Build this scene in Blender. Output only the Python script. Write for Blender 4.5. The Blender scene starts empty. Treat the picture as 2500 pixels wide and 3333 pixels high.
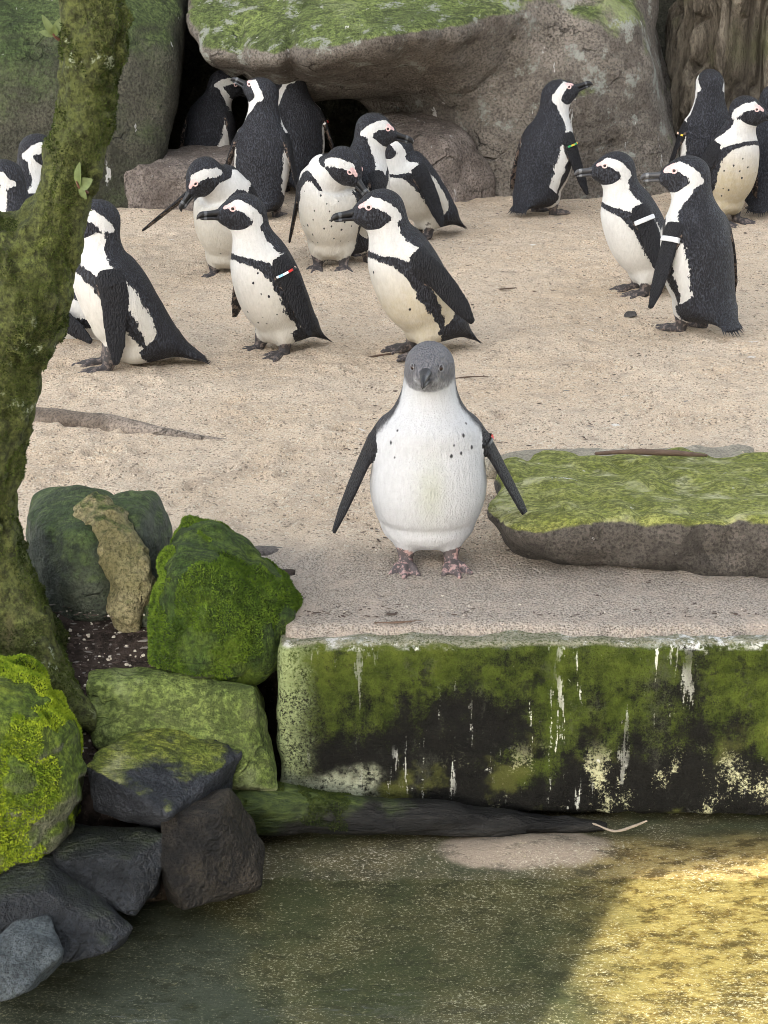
import bpy, bmesh, math, random
import numpy as np
from mathutils import Vector, Matrix, kdtree

# ------------------------------------------------------------------ camera, sky, sun, exposure
SC = bpy.context.scene
COL = SC.collection
F_PX, CX, CY = 6643.0, 1250.0, 1666.5          # focal length and centre for a 2500 x 3333 frame
CAM_H, PITCH = 1.54, math.radians(18.84)
cam_d = bpy.data.cameras.new('camera')
cam = bpy.data.objects.new('camera', cam_d)
COL.objects.link(cam)
cam.location = (0, 0, CAM_H)
cam.rotation_euler = (math.pi / 2 - PITCH, 0, 0)
cam_d.sensor_fit = 'HORIZONTAL'
cam_d.sensor_width = 36.0
cam_d.lens = 36.0 * F_PX / 2500.0
cam_d.clip_start = 0.05
cam_d.clip_end = 400.0
SC.camera = cam
SC.render.resolution_x, SC.render.resolution_y = 768, 1024

SUN_EL, SUN_AZ = math.radians(18.0), math.radians(206.9)     # azimuth from +Y towards +X: low, behind the camera's left shoulder
world = bpy.data.worlds.new('World')
SC.world = world
world.use_nodes = True
wn, wl = world.node_tree.nodes, world.node_tree.links
wn.clear()
w_sky = wn.new('ShaderNodeTexSky')
w_sky.sky_type = 'NISHITA'
w_sky.sun_disc = False
w_sky.sun_elevation = SUN_EL
w_sky.sun_rotation = SUN_AZ
w_sky.air_density = 1.0
w_sky.dust_density = 1.6
w_sky.ozone_density = 1.0
w_hs = wn.new('ShaderNodeHueSaturation')
w_hs.inputs['Saturation'].default_value = 0.30
w_bg = wn.new('ShaderNodeBackground')
w_bg.inputs['Strength'].default_value = 0.15
w_out = wn.new('ShaderNodeOutputWorld')
wl.new(w_sky.outputs[0], w_hs.inputs['Color'])
wl.new(w_hs.outputs[0], w_bg.inputs['Color'])
wl.new(w_bg.outputs[0], w_out.inputs['Surface'])

sun_d = bpy.data.lights.new('sun', 'SUN')
sun_d.energy = 5.0
sun_d.angle = math.radians(0.15)
sun_d.color = (1.0, 0.93, 0.82)
sun = bpy.data.objects.new('sun', sun_d)
COL.objects.link(sun)
_sd = Vector((math.sin(SUN_AZ) * math.cos(SUN_EL), math.cos(SUN_AZ) * math.cos(SUN_EL), math.sin(SUN_EL)))
sun.rotation_euler = _sd.to_track_quat('Z', 'Y').to_euler()
sun.location = (-9, -16, 8)

SC.view_settings.view_transform = 'Standard'
SC.view_settings.look = 'None'
SC.view_settings.gamma = 1.0
SC.view_settings.exposure = 2.4
SC.cycles.use_denoising = True
SC.cycles.denoiser = 'OPENIMAGEDENOISE'
SC.cycles.denoising_input_passes = 'RGB_ALBEDO_NORMAL'
SC.cycles.denoising_prefilter = 'ACCURATE'
SC.cycles.pixel_filter_type = 'BLACKMAN_HARRIS'
SC.cycles.filter_width = 0.9
SC.cycles.max_bounces = 6
SC.cycles.diffuse_bounces = 3
SC.cycles.glossy_bounces = 2
SC.cycles.transparent_max_bounces = 6
SC.cycles.sample_clamp_indirect = 4.0

# ------------------------------------------------------------------ where things stand
_cp, _sp = math.cos(PITCH), math.sin(PITCH)


def ray(px, py):
    u, v = (px - CX) / F_PX, (py - CY) / F_PX
    return np.array([u, _cp - v * _sp, -_sp - v * _cp])


def at(px, py, y):
    """world point seen in that direction at distance y along the ground"""
    r = ray(px, py)
    return np.array([0, 0, CAM_H]) + r * (y / r[1])


def on(px, py, z=0.0):
    """world point on the level z"""
    r = ray(px, py)
    return np.array([0, 0, CAM_H]) + r * ((z - CAM_H) / r[2])


# ------------------------------------------------------------------ numeric noise
def _hash(h):
    h = (h ^ (h >> np.uint32(15))) * np.uint32(2246822519)
    h = (h ^ (h >> np.uint32(13))) * np.uint32(3266489917)
    return ((h ^ (h >> np.uint32(16))) & np.uint32(0xFFFF)).astype(np.float32) * np.float32(2.0 / 65535.0) - np.float32(1.0)


def noise3(p, scale=1.0, seed=0):
    q = np.asarray(p, dtype=np.float64) * scale
    i = np.floor(q)
    f = (q - i).astype(np.float32)
    w = f * f * f * (f * (f * 6 - 15) + 10)
    i = i.astype(np.int64).astype(np.uint32)
    A = (i[..., 0] * np.uint32(374761393), (i[..., 0] + np.uint32(1)) * np.uint32(374761393))
    B = (i[..., 1] * np.uint32(668265263), (i[..., 1] + np.uint32(1)) * np.uint32(668265263))
    C = (i[..., 2] * np.uint32(2147483647 - 188), (i[..., 2] + np.uint32(1)) * np.uint32(2147483647 - 188))
    sd = np.uint32((seed * 1274126177 + 97) & 0xFFFFFFFF)
    wx, wy, wz = w[..., 0], w[..., 1], w[..., 2]
    def L(a, b, t): return a + (b - a) * t
    pl = []
    for d in (0, 1):
        cd = C[d] + sd
        row = []
        for b in (0, 1):
            bd = B[b] + cd
            row.append(L(_hash(A[0] + bd), _hash(A[1] + bd), wx))
        pl.append(L(row[0], row[1], wy))
    return L(pl[0], pl[1], wz)


def fbm(p, scale=1.0, octaves=3, seed=0, gain=0.5):
    s, a, tot = 0.0, 1.0, 0.0
    for o in range(octaves):
        s = s + a * noise3(p, scale * (2.03 ** o), seed + o * 17)
        tot += a
        a *= gain
    return s / tot


def sstep(a, b, x):
    t = np.clip((x - a) / (b - a), 0, 1)
    return t * t * (3 - 2 * t)


def smin(a, b, k):
    h = np.clip(0.5 + 0.5 * (b - a) / k, 0, 1)
    return b + (a - b) * h - k * h * (1 - h)


def smax(a, b, k):
    return -smin(-a, -b, k)


# ------------------------------------------------------------------ solid modelling: implicit solids turned into quads
def smooth(V, Q, w):
    a = np.concatenate([Q[:, 0], Q[:, 1], Q[:, 2], Q[:, 3], Q[:, 1], Q[:, 2], Q[:, 3], Q[:, 0]])
    b = np.concatenate([Q[:, 1], Q[:, 2], Q[:, 3], Q[:, 0], Q[:, 0], Q[:, 1], Q[:, 2], Q[:, 3]])
    k = np.maximum(np.bincount(a, minlength=len(V)), 1)
    m = np.stack([np.bincount(a, V[b, i], len(V)) / k for i in range(3)], 1)
    w = w[:, None] if np.ndim(w) else w
    return V * (1 - w) + m * w


def surface(f, lo, hi, h, margin=0.0, relax=1):
    """quads round the solid f < 0 inside the box lo..hi at cell size h"""
    B = 4
    lo, hi = np.asarray(lo, float), np.asarray(hi, float)
    nb = np.maximum(1, np.ceil((hi - lo) / (h * B)).astype(int))
    H = h * B
    bx = [lo[k] + (np.arange(nb[k]) + 0.5) * H for k in range(3)]
    C = np.stack(np.meshgrid(*bx, indexing='ij'), -1).reshape(-1, 3)
    dc = f(C)
    act = np.abs(dc) < H * 1.25 + margin
    n = nb * B
    D = np.repeat(np.repeat(np.repeat(np.where(dc < 0, -1.0, 1.0).reshape(nb), B, 0), B, 1), B, 2)
    ab = np.argwhere(act.reshape(nb))
    off = np.stack(np.meshgrid(*[np.arange(B)] * 3, indexing='ij'), -1).reshape(-1, 3)
    idx = (ab[:, None, :] * B + off[None]).reshape(-1, 3)
    for s in range(0, len(idx), 400000):
        q = idx[s:s + 400000]
        D[q[:, 0], q[:, 1], q[:, 2]] = f(lo + q * h)
    S = D < 0
    cc = np.zeros(tuple(n - 1), dtype=np.int8)
    for a in (0, 1):
        for b in (0, 1):
            for c in (0, 1):
                cc += S[a:n[0] - 1 + a, b:n[1] - 1 + b, c:n[2] - 1 + c]
    cells = np.argwhere((cc > 0) & (cc < 8))
    vid = -np.ones(tuple(n - 1), dtype=np.int64)
    vid[cells[:, 0], cells[:, 1], cells[:, 2]] = np.arange(len(cells))
    corners = np.array([[a, b, c] for a in (0, 1) for b in (0, 1) for c in (0, 1)])
    dv = np.stack([D[cells[:, 0] + k[0], cells[:, 1] + k[1], cells[:, 2] + k[2]] for k in corners], 1)
    acc = np.zeros((len(cells), 3))
    cnt = np.zeros(len(cells))
    for i in range(8):
        for j in range(i + 1, 8):
            if np.abs(corners[i] - corners[j]).sum() != 1:
                continue
            a, b = dv[:, i], dv[:, j]
            m = (a < 0) != (b < 0)
            t = np.where(m, a / np.where(m, a - b, 1.0), 0.0)
            acc += (corners[i] + (corners[j] - corners[i]) * t[:, None]) * m[:, None]
            cnt += m
    V = lo + (cells + acc / cnt[:, None]) * h
    quads = []
    for ax in range(3):
        u, w = (ax + 1) % 3, (ax + 2) % 3
        s0 = [slice(1, n[k] - 1) for k in range(3)]
        s1 = list(s0)
        s0[ax], s1[ax] = slice(0, n[ax] - 1), slice(1, n[ax])
        A, Bm = S[tuple(s0)], S[tuple(s1)]
        e = np.argwhere(A != Bm)
        inside = A[e[:, 0], e[:, 1], e[:, 2]]
        o = np.ones(3, int)
        o[ax] = 0
        e = e + o
        du, dw = np.zeros(3, int), np.zeros(3, int)
        du[u], dw[w] = 1, 1
        def g(x): return vid[x[:, 0], x[:, 1], x[:, 2]]
        q = np.stack([g(e - du - dw), g(e - dw), g(e), g(e - du)], 1)
        q[~inside] = q[~inside][:, ::-1]
        quads.append(q)
    Q = np.concatenate(quads)
    Q = Q[(Q >= 0).all(1)]
    for _ in range(relax):
        V = smooth(V, Q, 0.6)
    return V, Q


def sweep_pts(P, pts, rl, rv, rd, L, N, fine=1, cap=None):
    """distance to a swept oval: centre line pts, side axis L, front axis N, half widths rl (side), rv (front), rd (back)"""
    P = np.asarray(P, np.float32)
    pts = np.asarray(pts, np.float32)
    best = np.full(len(P), 1e9, np.float32)
    bi = np.zeros(len(P), np.float32)
    cp = pts[::fine]
    for i in range(len(cp) - 1):
        a, ab = cp[i], cp[i + 1] - cp[i]
        t = np.clip(((P - a) @ ab) / (ab @ ab), 0, 1)
        q = P - a - t[:, None] * ab
        d2 = np.einsum('ij,ij->i', q, q)
        m = d2 < best
        best[m] = d2[m]
        bi[m] = i + t[m]
    if fine > 1:
        bi = bi * fine
        sg = pts[1:] - pts[:-1]
        ds = np.linalg.norm(sg, axis=1)
        tg = sg / ds[:, None]
        tv = np.concatenate([tg[:1], (tg[1:] + tg[:-1]) / 2, tg[-1:]])
        for _ in range(5):
            i0 = np.minimum(bi.astype(int), len(pts) - 2)
            t = (bi - i0)[:, None]
            o = P - (pts[i0] * (1 - t) + pts[i0 + 1] * t)
            k = tv[i0] * (1 - t) + tv[i0 + 1] * t
            bi = np.clip(bi + 0.8 * np.einsum('ij,ij->i', o, k) / ds[i0], 0, len(pts) - 1)
    i0 = np.minimum(bi.astype(int), len(pts) - 2)
    t = (bi - i0)
    def it(arr):
        arr = np.asarray(arr, np.float32)
        tt = t if arr.ndim == 1 else t[:, None]
        return arr[i0] * (1 - tt) + arr[i0 + 1] * tt
    o = P - it(pts)
    l, nn = it(L), it(N)
    x, y = np.einsum('ij,ij->i', o, l), np.einsum('ij,ij->i', o, nn)
    z2 = np.maximum(np.einsum('ij,ij->i', o, o) - x * x - y * y, 0)
    a = it(rl)
    b = np.where(y > 0, it(rv), it(rd))
    mn = np.minimum(a, b)
    if cap is not None:
        mz = np.where(bi <= 0, cap, mn)
        d = (np.sqrt((x / a) ** 2 + (y / b) ** 2 + z2 / mz ** 2) - 1) * np.minimum(mn, mz)
    else:
        d = (np.sqrt((x / a) ** 2 + (y / b) ** 2 + z2 / mn ** 2) - 1) * mn
    return d, bi / (len(pts) - 1), x, y


def spline(ctrl, n):
    c = np.asarray(ctrl, float)
    c = np.concatenate([[2 * c[0] - c[1]], c, [2 * c[-1] - c[-2]]])
    out = []
    m = len(c) - 3
    for k in range(n + 1):
        u = k / n * m
        i = min(int(u), m - 1)
        t = u - i
        p0, p1, p2, p3 = c[i], c[i + 1], c[i + 2], c[i + 3]
        out.append(0.5 * ((2 * p1) + (-p0 + p2) * t + (2 * p0 - 5 * p1 + 4 * p2 - p3) * t * t + (-p0 + 3 * p1 - 3 * p2 + p3) * t ** 3))
    return np.array(out)


def unit(v):
    v = np.asarray(v, float)
    return v / max(np.linalg.norm(v), 1e-9)


# ------------------------------------------------------------------ objects
def new_mesh(name, V, F, mat=None, smooth=True):
    me = bpy.data.meshes.new(name)
    V = np.asarray(V, np.float32)
    if isinstance(F, np.ndarray):
        k = F.shape[1]
        me.vertices.add(len(V))
        me.vertices.foreach_set('co', V.ravel())
        me.loops.add(F.size)
        me.loops.foreach_set('vertex_index', F.astype(np.int32).ravel())
        me.polygons.add(len(F))
        me.polygons.foreach_set('loop_start', np.arange(0, F.size, k, dtype=np.int32))
        me.update(calc_edges=True)
        me.validate()
    else:
        me.from_pydata([tuple(map(float, v)) for v in V], [], [tuple(f) for f in F])
    if smooth:
        me.shade_smooth()
    if mat:
        me.materials.append(mat)
    return me


def link(name, me, parent=None, loc=None):
    o = bpy.data.objects.new(name, me)
    COL.objects.link(o)
    if parent is not None:
        o.parent = parent
    if loc is not None:
        o.location = tuple(float(c) for c in loc)
    return o


def tag(o, label=None, cat=None, group=None, kind=None):
    if label: o['label'] = label
    if cat: o['category'] = cat
    if group: o['group'] = group
    if kind: o['kind'] = kind
    return o


def thing(name, label, cat, loc=(0, 0, 0), rz=0.0, group=None):
    o = bpy.data.objects.new(name, None)
    o.empty_display_size = 0.05
    COL.objects.link(o)
    o.location = tuple(float(c) for c in loc)
    o.rotation_euler = (0, 0, rz)
    return tag(o, label, cat, group)


def float_attr(me, name, arr):
    a = me.attributes.new(name, 'FLOAT', 'POINT')
    a.data.foreach_set('value', np.asarray(arr, np.float32).ravel())


# ------------------------------------------------------------------ materials
class M:
    """a small builder for node materials"""
    def __init__(self, name):
        self.m = bpy.data.materials.new(name)
        self.m.use_nodes = True
        self.t = self.m.node_tree
        self.t.nodes.clear()
        self.out = self.t.nodes.new('ShaderNodeOutputMaterial')
        self.co = self.n('ShaderNodeTexCoord').outputs['Object']
        self._geo = None

    def n(self, typ, **kw):
        nd = self.t.nodes.new(typ)
        for k, v in kw.items():
            setattr(nd, k, v)
        return nd

    def put(self, sock, v):
        if isinstance(v, bpy.types.NodeSocket):
            self.t.links.new(v, sock)
        elif v is not None:
            if sock.type == 'RGBA' and len(v) == 3:
                v = (*v, 1.0)
            sock.default_value = v

    def math(self, op, a, b=0.0, c=None, clamp=False):
        nd = self.n('ShaderNodeMath', operation=op, use_clamp=clamp)
        self.put(nd.inputs[0], a)
        self.put(nd.inputs[1], b)
        if c is not None:
            self.put(nd.inputs[2], c)
        return nd.outputs[0]

    def add(self, a, b): return self.math('ADD', a, b)
    def mul(self, a, b): return self.math('MULTIPLY', a, b)

    def noise(self, scale, detail=4.0, rough=0.55, vec=None, dist=0.0, stretch=None):
        vec = vec or self.co
        if stretch:
            vec = self.map(vec, stretch)
        nd = self.n('ShaderNodeTexNoise')
        self.put(nd.inputs['Vector'], vec)
        nd.inputs['Scale'].default_value = scale
        nd.inputs['Detail'].default_value = detail
        nd.inputs['Roughness'].default_value = rough
        nd.inputs['Distortion'].default_value = dist
        return nd.outputs[0]

    def voro(self, scale, feature='F1', out='Distance', vec=None, stretch=None, rnd=1.0):
        vec = vec or self.co
        if stretch:
            vec = self.map(vec, stretch)
        nd = self.n('ShaderNodeTexVoronoi', feature=feature)
        self.put(nd.inputs['Vector'], vec)
        nd.inputs['Scale'].default_value = scale
        nd.inputs['Randomness'].default_value = rnd
        return nd.outputs[out]

    def map(self, vec, scale=(1, 1, 1), rot=(0, 0, 0), loc=(0, 0, 0)):
        nd = self.n('ShaderNodeMapping')
        self.put(nd.inputs['Vector'], vec)
        nd.inputs['Scale'].default_value = scale
        nd.inputs['Rotation'].default_value = rot
        nd.inputs['Location'].default_value = loc
        return nd.outputs[0]

    def ss(self, x, a, b):
        nd = self.n('ShaderNodeMapRange', interpolation_type='SMOOTHSTEP')
        self.put(nd.inputs['Value'], x)
        nd.inputs['From Min'].default_value = a
        nd.inputs['From Max'].default_value = b
        return nd.outputs[0]

    def mix(self, f, a, b, mode='MIX'):
        nd = self.n('ShaderNodeMix', data_type='RGBA', blend_type=mode)
        self.put(nd.inputs[0], f)
        self.put(nd.inputs[6], a)
        self.put(nd.inputs[7], b)
        return nd.outputs[2]

    def add_vec(self, vec, fac, amount):
        nd = self.n('ShaderNodeVectorMath', operation='MULTIPLY_ADD')
        self.put(nd.inputs[0], fac)
        nd.inputs[1].default_value = (amount, amount, amount)
        self.put(nd.inputs[2], vec)
        return nd.outputs[0]

    def attr(self, name, out='Fac'):
        nd = self.n('ShaderNodeAttribute', attribute_name=name)
        return nd.outputs[out]

    def nz(self):
        g = self.n('ShaderNodeNewGeometry')
        s = self.n('ShaderNodeSeparateXYZ')
        self.put(s.inputs[0], g.outputs['Normal'])
        return s.outputs[2]

    def sep(self, vec=None):
        s = self.n('ShaderNodeSeparateXYZ')
        self.put(s.inputs[0], vec or self.co)
        return s.outputs

    def bump(self, h, dist=0.002, strength=1.0, normal=None):
        nd = self.n('ShaderNodeBump')
        nd.inputs['Strength'].default_value = strength
        nd.inputs['Distance'].default_value = dist
        self.put(nd.inputs['Height'], h)
        if normal is not None:
            self.put(nd.inputs['Normal'], normal)
        return nd.outputs[0]

    def finish(self, color, rough=0.8, normal=None, spec=0.3, **kw):
        b = self.n('ShaderNodeBsdfPrincipled')
        self.put(b.inputs['Base Color'], color)
        self.put(b.inputs['Roughness'], rough)
        self.put(b.inputs['Specular IOR Level'], spec)
        if normal is not None:
            self.put(b.inputs['Normal'], normal)
        for k, v in kw.items():
            self.put(b.inputs[k.replace('_', ' ')], v)
        self.t.links.new(b.outputs[0], self.out.inputs['Surface'])
        return self.m


def plain(name, col, rough=0.6, spec=0.3, var=0.25, scale=60.0):
    b = M(name)
    k = b.noise(scale, 3)
    c = b.mix(k, tuple(x * (1 - var) for x in col), tuple(min(1, x * (1 + var)) for x in col))
    return b.finish(c, rough, spec=spec)


# ------------------------------------------------------------------ penguins
def plumage_material(name, juvenile=False, cream=(0.80, 0.70, 0.50)):
    b = M(name)
    blk, pnk, tint, mot = b.attr('black'), b.attr('pink'), b.attr('tint'), b.attr('mottle')
    fine = b.noise(260, 3, 0.6)
    ragged = b.noise(150, 2, 0.6, stretch=(1, 1, 0.55))
    ragged2 = b.noise(45, 2, 0.5)
    # white feathers
    wn = b.noise(120, 4, 0.65, stretch=(1, 1, 0.35))
    white = b.mix(wn, (0.44, 0.43, 0.405) if not juvenile else (0.36, 0.365, 0.375), (0.66, 0.65, 0.625) if not juvenile else (0.52, 0.53, 0.545))
    soft = b.mul(tint, b.add(0.55, b.mul(ragged2, 0.9)))
    white = b.mix(b.math('MINIMUM', soft, 1.0), white, cream, 'MULTIPLY')
    # black feathers: charcoal with paler feather edges
    sc = b.voro(230, stretch=(1, 1, 0.42), vec=b.add_vec(b.co, b.noise(60, 2), 0.006))
    pat = b.noise(22, 3, 0.6)
    fe = b.ss(b.add(sc, b.mul(b.add(fine, -0.5), 0.5)), 0.42, 0.80)
    dark = b.mix(pat, (0.009, 0.009, 0.0115), (0.020, 0.0195, 0.022)) if not juvenile else b.mix(pat, (0.070, 0.071, 0.082), (0.20, 0.195, 0.20))
    dark = b.mix(b.mul(fe, b.add(0.2, b.mul(pat, 0.7))), dark, (0.055, 0.060, 0.074))
    dark = b.mix(b.attr('deep'), dark, (0.012, 0.012, 0.014))
    edge = b.add(blk, b.add(b.mul(b.add(ragged, -0.5), 0.80 if not juvenile else 0.5), b.mul(b.add(ragged2, -0.5), 0.25)))
    col = b.mix(b.ss(edge, -0.05, 0.05) if not juvenile else b.ss(edge, -0.35, 0.35), white, dark)
    # mottled skin of feet and the under side of the flippers
    mm = b.ss(b.add(b.noise(60, 3, 0.6), b.mul(b.add(ragged, -0.5), 0.4)), 0.5, 0.56)
    mo = b.mix(mm, (0.020, 0.018, 0.018), (0.17, 0.125, 0.10) if not juvenile else (0.20, 0.19, 0.18))
    feet = b.attr('feet')
    fm = b.ss(b.add(b.noise(75, 3, 0.6), b.mul(feet, 0.0)), 0.50, 0.60)
    fcol = b.mix(fm, (0.05, 0.045, 0.045), (0.16, 0.13, 0.115)) if not juvenile else b.mix(fm, (0.10, 0.085, 0.085), (0.42, 0.28, 0.26))
    col = b.mix(mot, col, mo)
    col = b.mix(feet, col, fcol)
    pe = b.add(pnk, b.mul(b.add(fine, -0.5), 0.25))
    col = b.mix(b.ss(pe, -0.08, 0.12), col, (0.66, 0.46, 0.44))
    hh = b.add(b.mul(sc, b.ss(blk, -0.1, 0.1)), b.add(b.mul(fine, 0.5), b.mul(wn, 0.7)))
    nrm = b.bump(hh, 0.005, 0.9)
    return b.finish(col, 0.55, nrm, spec=0.2)


MAT_ADULT = plumage_material('penguin_plumage')
MAT_JUV = plumage_material('juvenile_plumage', True, cream=(0.72, 0.74, 0.52))


def beak_material(name, base, band):
    b = M(name)
    x = b.sep()[0]
    n = b.noise(180, 3)
    g = b.math('ABSOLUTE', b.add(b.add(x, -0.043), b.mul(b.add(n, -0.5), 0.006)))
    c = b.mix(n, tuple(v * 0.6 for v in base), tuple(v * 1.5 for v in base))
    c = b.mix(b.ss(g, 0.0055, 0.003), c, band)
    return b.finish(c, 0.42, b.bump(b.noise(220, 3), 0.0012, 0.6), spec=0.4)


MAT_BEAK = beak_material('beak_horn', (0.010, 0.010, 0.011), (0.085, 0.09, 0.095))
MAT_BEAK_J = beak_material('juvenile_beak_horn', (0.014, 0.014, 0.016), (0.030, 0.030, 0.033))
MAT_BEAK_G = beak_material('worn_beak_horn', (0.045, 0.045, 0.048), (0.16, 0.165, 0.17))
MAT_EYE = plain('eyeball', (0.02, 0.012, 0.010), 0.12, 0.6, 0.1)
MAT_EYERING = plain('eye_ring_skin', (0.72, 0.50, 0.48), 0.5, 0.3, 0.15)
MAT_EYERING_J = plain('juvenile_eye_ring_skin', (0.16, 0.16, 0.17), 0.5, 0.3, 0.15)


def ball(r, n=10):
    me = bpy.data.meshes.new('ball')
    bm = bmesh.new()
    bmesh.ops.create_uvsphere(bm, u_segments=n + 4, v_segments=n, radius=r)
    bm.to_mesh(me)
    bm.free()
    me.shade_smooth()
    return me


def ring_mesh(r, w, n=18, k=7, sx=1.0):
    V, Fc = [], []
    for i in range(n):
        a = 2 * math.pi * i / n
        for j in range(k):
            c = 2 * math.pi * j / k
            q = r + w * math.cos(c)
            V.append((q * math.cos(a) * sx, q * math.sin(a), w * 0.8 * math.sin(c)))
            Fc.append((i * k + j, ((i + 1) % n) * k + j, ((i + 1) % n) * k + (j + 1) % k, i * k + (j + 1) % k))
    return new_mesh('ring', V, Fc)


EYE_ME = ball(0.0052)
EYE_ME.materials.append(MAT_EYE)
RING_ME = ring_mesh(0.0066, 0.0024, sx=1.15)
RING_ME.materials.append(MAT_EYERING)
RING_J_ME = ring_mesh(0.0060, 0.0010)
RING_J_ME.materials.append(MAT_EYERING_J)


def beak_mesh(mat, open_=0.0, k=1.0):
    """stout hooked bill along +x, upper and lower mandible"""
    V, Fc = [], []
    def loft(xs, top, bot, wid, shift=0.0):
        base = len(V)
        n = 12
        for x, t, bo, w in zip(xs, top, bot, wid):
            for j in range(n):
                a = 2 * math.pi * j / n
                z = (t + bo) / 2 + (t - bo) / 2 * math.sin(a)
                V.append((x * k, w * math.cos(a) * k * 1.1, (z - shift * x) * k * 1.22))
        for i in range(len(xs) - 1):
            for j in range(n):
                Fc.append((base + i * n + j, base + i * n + (j + 1) % n, base + (i + 1) * n + (j + 1) % n, base + (i + 1) * n + j))
        e = base + (len(xs) - 1) * n
        Fc.append(tuple(e + j for j in range(n)))
        Fc.append(tuple(base + n - 1 - j for j in range(n)))
    xs = [-0.014, 0.0, 0.012, 0.024, 0.036, 0.046, 0.053, 0.058, 0.060]
    loft(xs, [.017, .0145, .0120, .0105, .0100, .0092, .0068, .0020, -.003], [-.003, -.002, -.0015, -.0015, -.002, -.0035, -.0055, -.0080, -.0085],
         [.0135, .0112, .0088, .0074, .0066, .0058, .0045, .0028, .0010], -open_ * 0.4)
    xs = [-0.014, 0.0, 0.012, 0.024, 0.036, 0.044, 0.050, 0.053]
    loft(xs, [-.002, -.0015, -.001, -.0012, -.0018, -.003, -.0045, -.006], [-.015, -.0125, -.0102, -.0098, -.0100, -.0095, -.0080, -.0068],
         [.0125, .0100, .0076, .0062, .0054, .0044, .0028, .0010], open_)
    return new_mesh('beak', V, Fc, mat)


BEAK_ME = beak_mesh(MAT_BEAK, 0.0, 1.15)
BEAK_J_ME = beak_mesh(MAT_BEAK_J, k=1.2)
BEAK_G_ME = beak_mesh(MAT_BEAK_G, 0.05, 1.05)
BEAK_OPEN_ME = beak_mesh(MAT_BEAK, 0.16, 1.15)


def band_mesh(r1, r2, colors, w=0.006, t=0.0035, seg=24):
    """an oval band of coloured beads round a flipper, axis along z"""
    V, Fc, mi = [], [], []
    n = seg
    for i in range(n):
        a = 2 * math.pi * i / n
        for (k, z) in ((0, -w), (t, -w * 0.8), (t, w * 0.8), (0, w)):
            V.append(((r1 + k) * math.cos(a), (r2 + k) * math.sin(a), z))
        for j in range(3):
            Fc.append((i * 4 + j, ((i + 1) % n) * 4 + j, ((i + 1) % n) * 4 + j + 1, i * 4 + j + 1))
            mi.append(int(i / 2) % len(colors))
    me = new_mesh('band', V, Fc, None, False)
    for c in colors:
        me.materials.append(BAND_MATS[c])
    me.polygons.foreach_set('material_index', mi)
    return me


BAND_MATS = {
    'red': plain('red_bead', (0.60, 0.03, 0.025), 0.4, 0.4, 0.1),
    'yellow': plain('yellow_bead', (0.75, 0.50, 0.04), 0.4, 0.4, 0.1),
    'white': plain('white_bead', (0.78, 0.78, 0.76), 0.4, 0.4, 0.1),
    'green': plain('green_bead', (0.05, 0.35, 0.12), 0.4, 0.4, 0.1),
    'blue': plain('blue_bead', (0.30, 0.55, 0.75), 0.4, 0.4, 0.1),
    'peach': plain('peach_bead', (0.80, 0.50, 0.38), 0.4, 0.4, 0.1),
    'black': plain('black_bead', (0.015, 0.015, 0.015), 0.4, 0.4, 0.1),
    'metal': plain('band_metal', (0.55, 0.56, 0.57), 0.35, 0.6, 0.1),
}

FI = [0.0, 0.16, 0.34, 0.52, 0.70, 0.84, 1.0]          # spine stations: tail root, hip, belly, mid, chest, neck, head


def rotz(v, a):
    c, s = math.cos(a), math.sin(a)
    return np.array([v[0] * c - v[1] * s, v[0] * s + v[1] * c, v[2]])


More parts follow.
